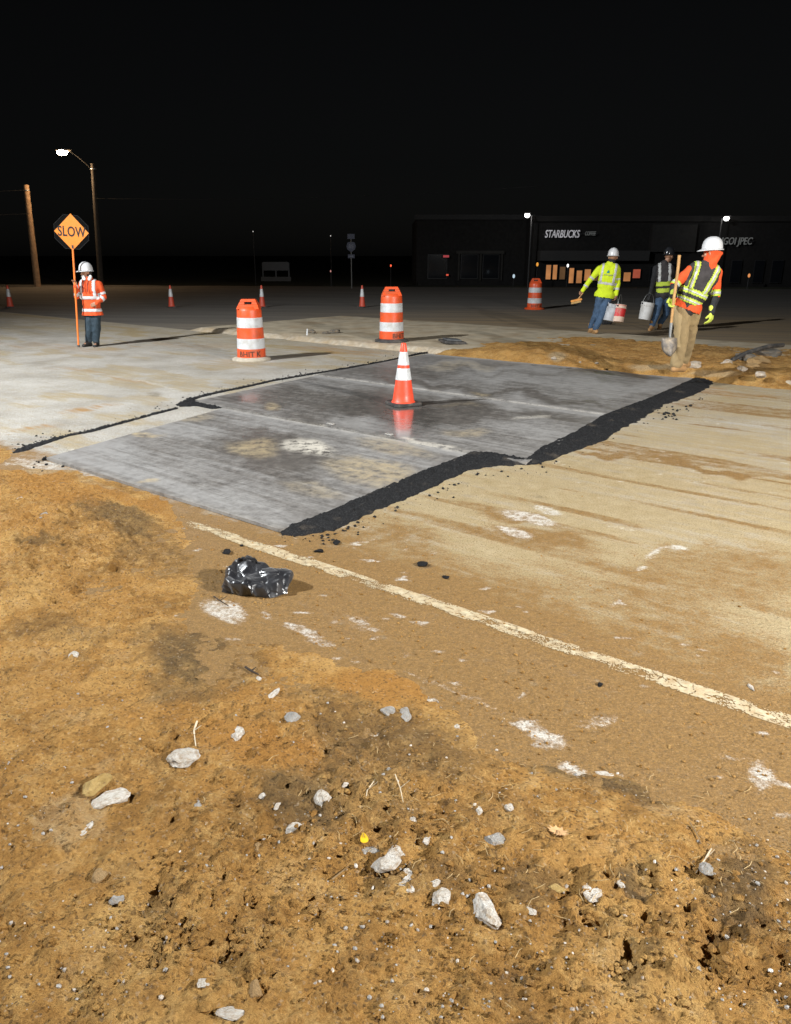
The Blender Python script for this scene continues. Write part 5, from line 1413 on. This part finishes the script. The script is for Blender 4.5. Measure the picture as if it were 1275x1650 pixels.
for sx in (-1, 1): fuse('scarf_end', [(neck + Vector((sx * .05, -.09, .03)), neck + Vector((sx * .075, -.08, .075)), .035, .032)], .011, M_WHITECLOTH, t, 2, .01, 18, 3)
for sx in (-.05, .03):
    mb = MB(); mb.tube([neck + Vector((sx, -.105, -.0)), neck + Vector((sx - .01, -.165, -.10)), neck + Vector((sx - .012, -.185, -.21))], .007, 6); mb.build('drawstring', M_DARKCLOTH, t, True)
f = Vector(J['face']).normalized()
fuse('beard', [(hd + f * .055 + Vector((0, 0, -.085)), hd + f * .06 + Vector((0, 0, -.07)), .042, .043), (hd + f * .02 + Vector((.05, 0, -.06)), hd + f * .06 + Vector((.015, 0, -.085)), .028, .032), (hd + f * .02 + Vector((-.02, .04, -.06)), hd + f * .06 + Vector((-.01, 0, -.085)), .028, .032)], .009, M_BEARD, t, 2, .008, 40, 6)
hair = fuse('hair', [(hd - f * .03 + Vector((0, 0, .0)), hd - f * .03 + Vector((0, 0, -.06)), .085, .07)], .011, M_BEARD, t, 2, .01, 40, 7)
hard_hat(t, hd + Vector((0, 0, .035)), (-.72, -.69, 0), M_HATW, .98)

# stop/slow paddle: black octagon carrying an orange diamond
pbx = at_depth(127, 559, base.y - .22)
pd = thing('slow_paddle', 'orange diamond paddle sign on an orange pole held by the flagger', 'sign', pbx)
top = at_depth(117.5, 400, base.y - .24) - pbx; ctr = at_depth(115.5, 374, base.y - .25) - pbx
M_POLE = pm('orange_pole_paint', (.85, .20, .03), .45, var=.08); M_SIGN = pm('orange_sign_sheeting', (.80, .235, .015), .4, var=.06, scale=6)
mb = MB(); mb.tube([(0, 0, 0.02), top * .5, top + (ctr - top) * .2], .018, 10); mb.build('pole', M_POLE, pd, True)
mb = MB(); mb.tube([(0, 0, -.0), top * .02], .024, 10); mb.build('ferrule', M_RUBBER, pd, True)
lean = math.atan2((ctr - top).x, (ctr - top).z)
RM = Matrix.Rotation(lean, 3, 'Y') @ Matrix.Rotation(R(24), 3, 'Z')
def flat(poly, y0, y1, name, m):
    n = len(poly); vs = [ctr + RM @ Vector((x, y0, z)) for x, z in poly] + [ctr + RM @ Vector((x, y1, z)) for x, z in poly]
    fs = [tuple(range(n)), tuple(range(2 * n - 1, n - 1, -1))] + [(i, n + i, n + (i + 1) % n, (i + 1) % n) for i in range(n)]
    bm_ = MB(); bm_.add(vs, fs); return bm_.build(name, m, pd)
r8 = .325; flat([(r8 * math.cos(R(22.5 + 45 * i)), r8 * math.sin(R(22.5 + 45 * i))) for i in range(8)], -.002, .004, 'octagon_backing', pm('matt_black_sign_back', (.006, .006, .006), .95, var=.1, spec=.05))
rim = MB(); pts8 = [ctr + RM @ Vector((r8 * math.cos(R(22.5 + 45 * i)), -.003, r8 * math.sin(R(22.5 + 45 * i)))) for i in range(9)]
rim.tube(pts8, .004, 6, False); rim.build('octagon_rim', pm('grey_sign_edge', (.018, .018, .018), .9, var=.1), pd)
h = .305; flat([(0, -h * 1.08), (h, 0), (0, h * 1.08), (-h, 0)], -.008, -.003, 'diamond_panel', M_SIGN)
me = text_mesh('lettering', 'SLOW', .185, M_BLACK, .001, .0035, 1.05)
for v in me.vertices:
    x, y, z = v.co; v.co = ctr + RM @ Vector((x * .92, -.0095 - z, y * 1.35))
link('lettering', me, pd)
mb = MB(); mb.box(ctr + RM @ Vector((0, -.012, -h * .86)), (.03, .008, .06)); mb.build('clamp', M_BLACKMETAL, pd)

# ------------------------------------------------------------------ BACKGROUND
# utility poles, wires, street lamp
def pole(bu, bv, tu, tv, Y, r, label, m=M_WOODPOLE):
    b = at_depth(bu, bv, Y); tp = at_depth(tu, tv, Y)
    t = thing('utility_pole', label, 'utility pole', (b.x, b.y, -.02), 0, 'utility poles')
    q = tp - b
    mb = MB(); mb.tube([(0, 0, -.2), q * .5 + Vector((0, 0, 0)), q], [r * 1.15, r, r * .9], 14); mb.build('shaft', m, t, True)
    return t, b, q
t1, b1, q1 = pole(60, 456, 41, 291, 46.5, .165, 'thick lamp lit utility pole at the left picture edge')
t2, b2, q2 = pole(163, 462, 150, 263, 46.4, .14, 'dark utility pole carrying the lit street lamp', pm('unlit_pole_timber', (.045, .04, .034), .9, var=.3, scale=6, bmp=.6, bscale=30))  # pole timber darkened in colour so this pole looks less lit
for tt, q in ((t1, q1), (t2, q2)):
    mb = MB(); mb.tube([q + Vector((0, -.02, -.3)), q + Vector((0, -.02, -.25))], .17, 12); mb.build('steel_band', M_GALV, tt, True)
M_WIRE = pm('grey_wire', (.03, .03, .03), .8)
def wire(a, b, sag, label):
    a, b = Vector(a), Vector(b); mb = MB()
    mb.tube([(b - a) * k + Vector((0, 0, -sag * 4 * k * (1 - k))) for k in np.linspace(0, 1, 15)], .009, 5)
    o = mb.build('overhead_wire', M_WIRE, None, True); o.location = a; tag(o, label, 'wire', 'overhead wires')
P1, P2 = b1 + q1, b2 + q2
wire(P1 + Vector((0, -.2, -.5)), P1 + Vector((-30, -3, .2)), .6, 'upper wire running left from the thick pole')
wire(P1 + Vector((0, -.2, -1.7)), P1 + Vector((-30, -3, -1.0)), .6, 'lower wire running left from the thick pole')
wire(P2 + Vector((0, -.2, -1.8)), P2 + Vector((40, 10, 1.0)), .7, 'wire running right from the lamp pole')
M_FRAME_DARK = pm('dark_steel_arm', (.012, .012, .012), .9)
lamp_p = at_depth(103, 246, 46.0)
sl = thing('street_lamp', 'lit street lamp glowing on an arm above the slow sign', 'street lamp', P2)
lp = lamp_p - P2
mb = MB(); mb.tube([(0, 0, -.5), (-.3, 0, -.1), lp * .6 + Vector((0, 0, .1)), lp + Vector((.25, 0, .12))], .02, 8); mb.build('arm', M_FRAME_DARK, sl, True)
mb = MB(); mb.ball(lp + Vector((0, 0, .12)), .42, .18, .12, 14, 8); mb.build('housing', M_GALV, sl, True)
M_SODIUM = emit('glowing_lamp_glass', (1.0, .80, .52), 90)
mb = MB(); mb.ball(lp + Vector((-.06, -.04, .02)), .30, .17, .16, 14, 8); mb.build('glass_bowl', M_SODIUM, sl, True)
l = bpy.data.lights.new('street_lamp_light', 'POINT'); l.energy = 600; l.color = (1, .62, .32); l.shadow_soft_size = .2
o = bpy.data.objects.new('street_lamp_light', l); COL.objects.link(o); o.parent = sl; o.location = lp + Vector((-.2, -.3, -.8))

# low shop buildings across the road
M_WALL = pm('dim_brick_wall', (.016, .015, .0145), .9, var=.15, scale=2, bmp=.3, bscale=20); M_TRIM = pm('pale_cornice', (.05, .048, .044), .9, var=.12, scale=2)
M_ROOF = pm('dark_roof', (.05, .05, .05), .9); M_FRAME = pm('dark_window_frame', (.03, .03, .032), .5)
m_, nt_, b_ = nodes_of('dark_window_glass'); b_.inputs['Base Color'].default_value = (.012, .014, .018, 1); b_.inputs['Roughness'].default_value = .08; M_GLASS = m_
M_LIT = emit('warm_lit_glass', (1.0, .42, .15), .5, (.1, .05, .02), .45, 1.1); M_LITDIM = emit('dim_lit_glass', (.75, .40, .18), .14, (.1, .05, .02), .5, 1.4); M_LITRED = emit('red_lit_glass', (1.0, .22, .12), .40, (.1, .02, .02), .4, 1.4)
M_LETTER = emit('lit_sign_letters', (.92, .90, .95), .40, (.3, .3, .3), .5, 2.5); M_LETTERD = emit('dim_sign_letters', (.62, .66, .62), .08, (.3, .3, .3), .6, 3)
def px_box(mb, u0, v0, u1, v1, Y, dep=.1, off=0):
    a = at_depth(u0, v1, Y); b = at_depth(u1, v0, Y)
    mb.box(((a.x + b.x) / 2, Y + dep / 2 + off, (a.z + b.z) / 2), (abs(b.x - a.x), dep, abs(b.z - a.z))); return mb
YB = 54.0
base_r = at_depth(1060, 452, YB)
br_ = thing('shop_building', 'dark single storey shop building with glowing windows and roof sign at right', 'building', (0, YB, -.3))
def rel(o): 
    for v in o.data.vertices: v.co -= Vector((0, YB, -.3))
    return o
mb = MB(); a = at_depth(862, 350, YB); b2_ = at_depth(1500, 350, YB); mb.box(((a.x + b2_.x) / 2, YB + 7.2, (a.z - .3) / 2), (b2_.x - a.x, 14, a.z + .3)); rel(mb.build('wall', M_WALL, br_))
mb = MB(); px_box(mb, 858, 348, 1500, 357, YB, .35, -.2); rel(mb.build('cornice', pm('dull_cornice', (.026, .025, .024), .95), br_))
mb = MB(); px_box(mb, 1046, 362, 1122, 406, YB, .5, -.3); rel(mb.build('fascia_panel', pm('pale_fascia', (.03, .029, .028), .85, var=.1, scale=2), br_))
mb = MB(); px_box(mb, 866, 404, 1040, 420, YB, 1.2, -1.0); rel(mb.build('canopy', M_ROOF, br_))
def window(parent, u0, v0, u1, v1, Y, m, fixer):
    mb = MB(); px_box(mb, u0 - 1.2, v0 - 1.2, u1 + 1.2, v1 + 1.2, Y, .06, -.06); w = fixer(mb.build('window', M_FRAME, parent))
    mb = MB(); px_box(mb, u0, v0, u1, v1, Y, .02, -.085); fixer(mb.build('pane', m, w))
for (u0, u1, v0, v1, m) in ((879, 888, 427, 450, M_LIT), (890, 898, 427, 450, M_LIT), (901, 911, 430, 450, M_LITDIM), (916, 925, 432, 456, M_LIT), (928, 938, 436, 456, M_LIT), (941, 952, 434, 452, M_LIT), (954, 964, 436, 452, M_LITDIM),
                            (1004, 1016, 439, 453, M_LIT), (1019, 1032, 434, 448, M_LITRED), (1046, 1060, 430, 452, M_GLASS), (1070, 1090, 425, 452, M_GLASS), (1175, 1195, 420, 455, M_GLASS), (1212, 1232, 420, 455, M_GLASS), (1240, 1262, 420, 455, M_GLASS)):
    window(br_, u0, v0, u1, v1, YB, m, rel)
def sign(u0, u1, v, text, size, m, label, Y):
    c = at_depth((u0 + u1) / 2, v, Y); me = text_mesh('letters', text, size, m, .03, .004)
    xs = [q.co.x for q in me.vertices]; wdt = max(xs) - min(xs); want = at_depth(u1, v, Y).x - at_depth(u0, v, Y).x
    for q in me.vertices: x, y, z = q.co; q.co = (x * want / wdt + .12 * y, -z, y)
    t = thing('shop_sign', label, 'sign', c); link('letters', me, t)
    mb = MB(); mb.box((0, .07, 0), (want + .3, .04, .09)); mb.build('raceway', M_FRAME, t)
sign(879, 934, 377.5, 'STARBUCKS', .66, M_LETTER, 'white lit capital letters of the sign over the glowing windows', YB - .25)
sign(943, 960, 376.5, 'COFFEE', .34, M_LETTERD, 'small dim lettering right of the white lit sign', YB - .25)
sign(1163, 1212, 389, 'IGOI JPEC', .62, M_LETTERD, 'dim slanted letters on the building behind the white hard hat', YB - .25)
bl = thing('office_building', 'unlit dark building with faint pilasters left of the glowing shop', 'building', (0, 57, -.3))
def rel2(o):
    for v in o.data.vertices: v.co -= Vector((0, 57, -.3))
    return o
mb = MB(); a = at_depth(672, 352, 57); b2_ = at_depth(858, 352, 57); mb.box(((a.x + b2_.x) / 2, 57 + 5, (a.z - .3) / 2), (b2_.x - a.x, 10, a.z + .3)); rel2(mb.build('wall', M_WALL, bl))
mb = MB(); px_box(mb, 668, 346, 862, 354, 57, .4, -.25); rel2(mb.build('cornice', M_ROOF, bl))
for u in (737, 772, 806):
    mb = MB(); px_box(mb, u, 406, u + 4, 452, 57, .3, -.3); rel2(mb.build('pilaster', M_TRIM, bl))
mb = MB(); px_box(mb, 735, 404, 812, 409, 57, .34, -.34); rel2(mb.build('lintel', M_TRIM, bl))
for (u0, u1) in ((743, 770), (778, 804), (690, 720)): window(bl, u0, 411, u1, 448, 57, M_GLASS, rel2)
for (u, v, w, h, lab, col, st) in ((719, 413, 10, 4, 'small dim red sign bar on the unlit building', (.9, .1, .12), .35), (721, 443, 4, 3, 'tiny red light low on the unlit building', (1, .12, .06), .7)):
    c = at_depth(u, v, 56.5); t = thing('wall_light', lab, 'light', c, 0, 'small lights far behind')
    mb = MB(); mb.box((0, .05, 0), (w * .047, .08, h * .047)); mb.build('housing', M_FRAME, t); mb = MB(); mb.box((0, -.003, 0), (w * .04, .02, h * .036)); mb.build('lens', emit('red_glow', col, st), t)
# lot lamps above the roofs
for (u, v, pu, pv, lab, Y) in ((849, 347, 857, 366, 'lit lot lamp at the left corner of the glowing shop', 52.5), (1169, 352, 1163, 372, 'lit lot lamp above the hard hat of the orange worker', 52.5)):
    hd_ = at_depth(u, v, Y); px_ = at_depth(pu, v + 2, Y)
    t = thing('lot_lamp', lab, 'lamp post', (px_.x, Y, -.3), 0, 'lit lot lamps')
    mb = MB(); mb.tube([(0, 0, 0), (0, 0, hd_.z + .3)], [.07, .05], 8); mb.build('post', M_FRAME, t, True)
    q = Vector((hd_.x - px_.x, -.15, hd_.z + .3))
    mb = MB(); mb.tube([(0, 0, hd_.z + .26), q + Vector((0, 0, .05))], .03, 6); mb.build('arm', M_GALV, t, True)
    mb = MB(); mb.box(q + Vector((0, 0, .12)), (.36, .36, .08)); mb.build('head', M_FRAME, t)
    mb = MB(); mb.ball(q + Vector((0, -.02, .0)), .17, .15, .15, 12, 8); mb.build('globe', emit('white_lamp_globe', (1, .98, .95), 7), t, True)
    l = bpy.data.lights.new('lot_lamp_light', 'POINT'); l.energy = 22; l.color = (1, .93, .85); l.shadow_soft_size = .15
    o = bpy.data.objects.new('lot_lamp_light', l); COL.objects.link(o); o.parent = t; o.location = q + Vector((0, -.5, -.2))
# little far lights on short posts
for (u, v, r, col, st, lab) in ((630, 428, .07, (1, .12, .05), 1.6, 'red signal light above the second drum'), (533, 437, .06, (1, .45, .4), .55, 'pale red marker light left of the second drum'), (866, 426, .12, (1, .42, .06), .8, 'amber beacon light above the far drum'),
                                (828, 445, .12, (.7, .88, 1), .7, 'bluish white light left of the far drum'), (915, 428, .10, (1, .98, .95), 2.0, 'small white light among the glowing windows'), (1207, 444, .12, (1, .38, .12), .7, 'orange light at the far right behind the worker'), (533, 380, .035, (1, .95, .9), .9, 'tiny white light high left of the route sign'), (408, 373, .035, (1, .95, .9), .7, 'tiny white light far above the nearest drum')):
    Y = 50.5; c = at_depth(u, v, Y); t = thing('marker_light', lab, 'light', (c.x, Y, -.3), 0, 'small lights far behind')
    mb = MB(); mb.tube([(0, 0, 0), (0, 0, c.z + .3)], .025, 6); mb.build('post', M_FRAME, t, True)
    mb = MB(); mb.ball((0, -.02, c.z + .3), r * .62, r * .6, r, 10, 8); mb.build('lens', emit('marker_glow', col, st), t, True)
# route sign assembly
c = at_depth(566, 397, 44); rt = thing('route_sign', 'faint blue grey route shield sign on a post', 'sign', (c.x, 44, -.02))
M_SBLUE = pm('dim_blue_sheeting', (.035, .04, .075), .5, var=.1); M_SW = pm('pale_sign_print', (.16, .17, .21), .5, var=.1)
mb = MB(); mb.tube([(0, .03, 0), (0, .03, at_depth(566, 376, 44).z)], .03, 6); mb.build('post', M_GALV, rt, True)
def rp(name, v0, v1, w, m, y=0):
    a, b = at_depth(566, v1, 44).z + .02, at_depth(566, v0, 44).z + .02
    mb = MB(); mb.box((0, y, (a + b) / 2), (w, .012, b - a)); return mb.build(name, m, rt)
rp('direction_plate', 377, 385, .38, M_SBLUE); rp('arrow_plate', 410, 416, .36, M_SBLUE)
zc = at_depth(566, 397.5, 44).z + .02
mb = MB(); S = [(-.2, .2), (-.1, .24), (0, .21), (.1, .24), (.2, .2), (.25, .02), (.2, -.14), (0, -.28), (-.2, -.14), (-.25, .02)]
n = len(S); mb.add([(x, -.008, zc + z) for x, z in S] + [(x, .006, zc + z) for x, z in S], [tuple(range(n - 1, -1, -1)), tuple(range(n, 2 * n))] + [(i, (i + 1) % n, n + (i + 1) % n, n + i) for i in range(n)]); mb.build('shield', M_SBLUE, rt)
me = text_mesh('shield_number', '85', .27, M_SW, .002, .004)
for v in me.vertices: x, y, z = v.co; v.co = (x, -.012 - z, y + zc)
link('shield_number', me, rt)
za = at_depth(566, 413, 44).z + .02
mb = MB(); mb.add([(-.13, -.012, za - .02), (.03, -.012, za - .02), (.03, -.012, za - .06), (.13, -.012, za), (.03, -.012, za + .06), (.03, -.012, za + .02), (-.13, -.012, za + .02)], [(0, 1, 2, 3, 4, 5, 6)]); mb.build('arrow', M_SW, rt)
# pale board on the far verge
c = at_depth(445, 440, 49); t = thing('verge_board', 'faint pale notice board on the far verge behind the nearest drum', 'notice board', (c.x, 49, -.3))
M_BOARD = pm('pale_board', (.06, .06, .06), .8, var=.15)
z0, z1, z2 = at_depth(445, 453, 49).z + .3, at_depth(445, 446, 49).z + .3, at_depth(445, 423, 49).z + .3
mb = MB(); mb.box((0, 0, (z0 + z1) / 2), (1.8, .2, z1 - z0)); mb.build('plinth', M_BOARD, t)
for sx in (-.78, .0, .78): mb = MB(); mb.box((sx, 0, (z0 + z2) / 2), (.08, .08, z2 - z0)); mb.build('post', M_FRAME, t)
mb = MB(); mb.box((0, -.05, (z1 + z2) / 2 + .2), (1.5, .04, (z2 - z1) * .6)); mb.build('panel', M_FRAME, t)

# ------------------------------------------------------------------ the two portable light towers, outside the picture
def light_tower(head, aim, label):
    head = Vector(head); d = Vector(aim) - head; an = math.atan2(d.y, d.x)
    back = Vector((-math.cos(an), -math.sin(an), 0)) * .55
    t = thing('light_tower', label, 'light tower', (head.x + back.x, head.y + back.y, -.05), an, 'portable light towers')
    H = head.z + .05
    mb = MB(); mb.box((-.9, 0, .75), (1.9, 1.1, .85)); mb.build('generator_box', M_PAILW, t, False, .04)
    for sx in (-.55, .55): mb = MB(); mb.tube([(-.9, sx - .09, .33), (-.9, sx + .09, .33)], .33, 20); mb.build('wheel', M_RUBBER, t, True)
    for sx, sy in ((.3, 1.2), (.3, -1.2), (-2.1, 1.2), (-2.1, -1.2)): mb = MB(); mb.tube([(-.9, 0, .42), (sx, sy, .42), (sx, sy, 0)], .04, 8); mb.build('outrigger', M_GALV, t, True)
    mb = MB(); mb.tube([(0, 0, .4), (0, 0, H * .5)], .07, 10); mb.tube([(0, 0, H * .5), (0, 0, H)], .05, 10); mb.build('mast', M_GALV, t, True)
    for sy in (-.75, -.25, .25, .75):
        mb = MB(); mb.lathe([(.05, 0), (.2, .1), (.24, .28), (.22, .28), (.04, .02)], 20, close=False); hd = mb.build('lamp_head', M_GALV, t, True); hd.location = (.05, sy, H - .05); hd.rotation_euler = (0, R(120), 0)
        mb = MB(); mb.lathe([(.0, .25), (.2, .25)], 20, close=False); gl = mb.build('lamp_glass', emit('work_lamp_glass', (1, .95, .85), 8), hd, True)
    mb = MB(); mb.tube([(0, -.9, H - .05), (0, .9, H - .05)], .03, 8); mb.build('crossbar', M_GALV, t, True)
light_tower(TOWER_A, (.5, 8.2, 0), 'portable light tower beyond the left picture edge')
light_tower(TOWER_B, (-.6, 3, 0), 'portable light tower behind the camera on the right')
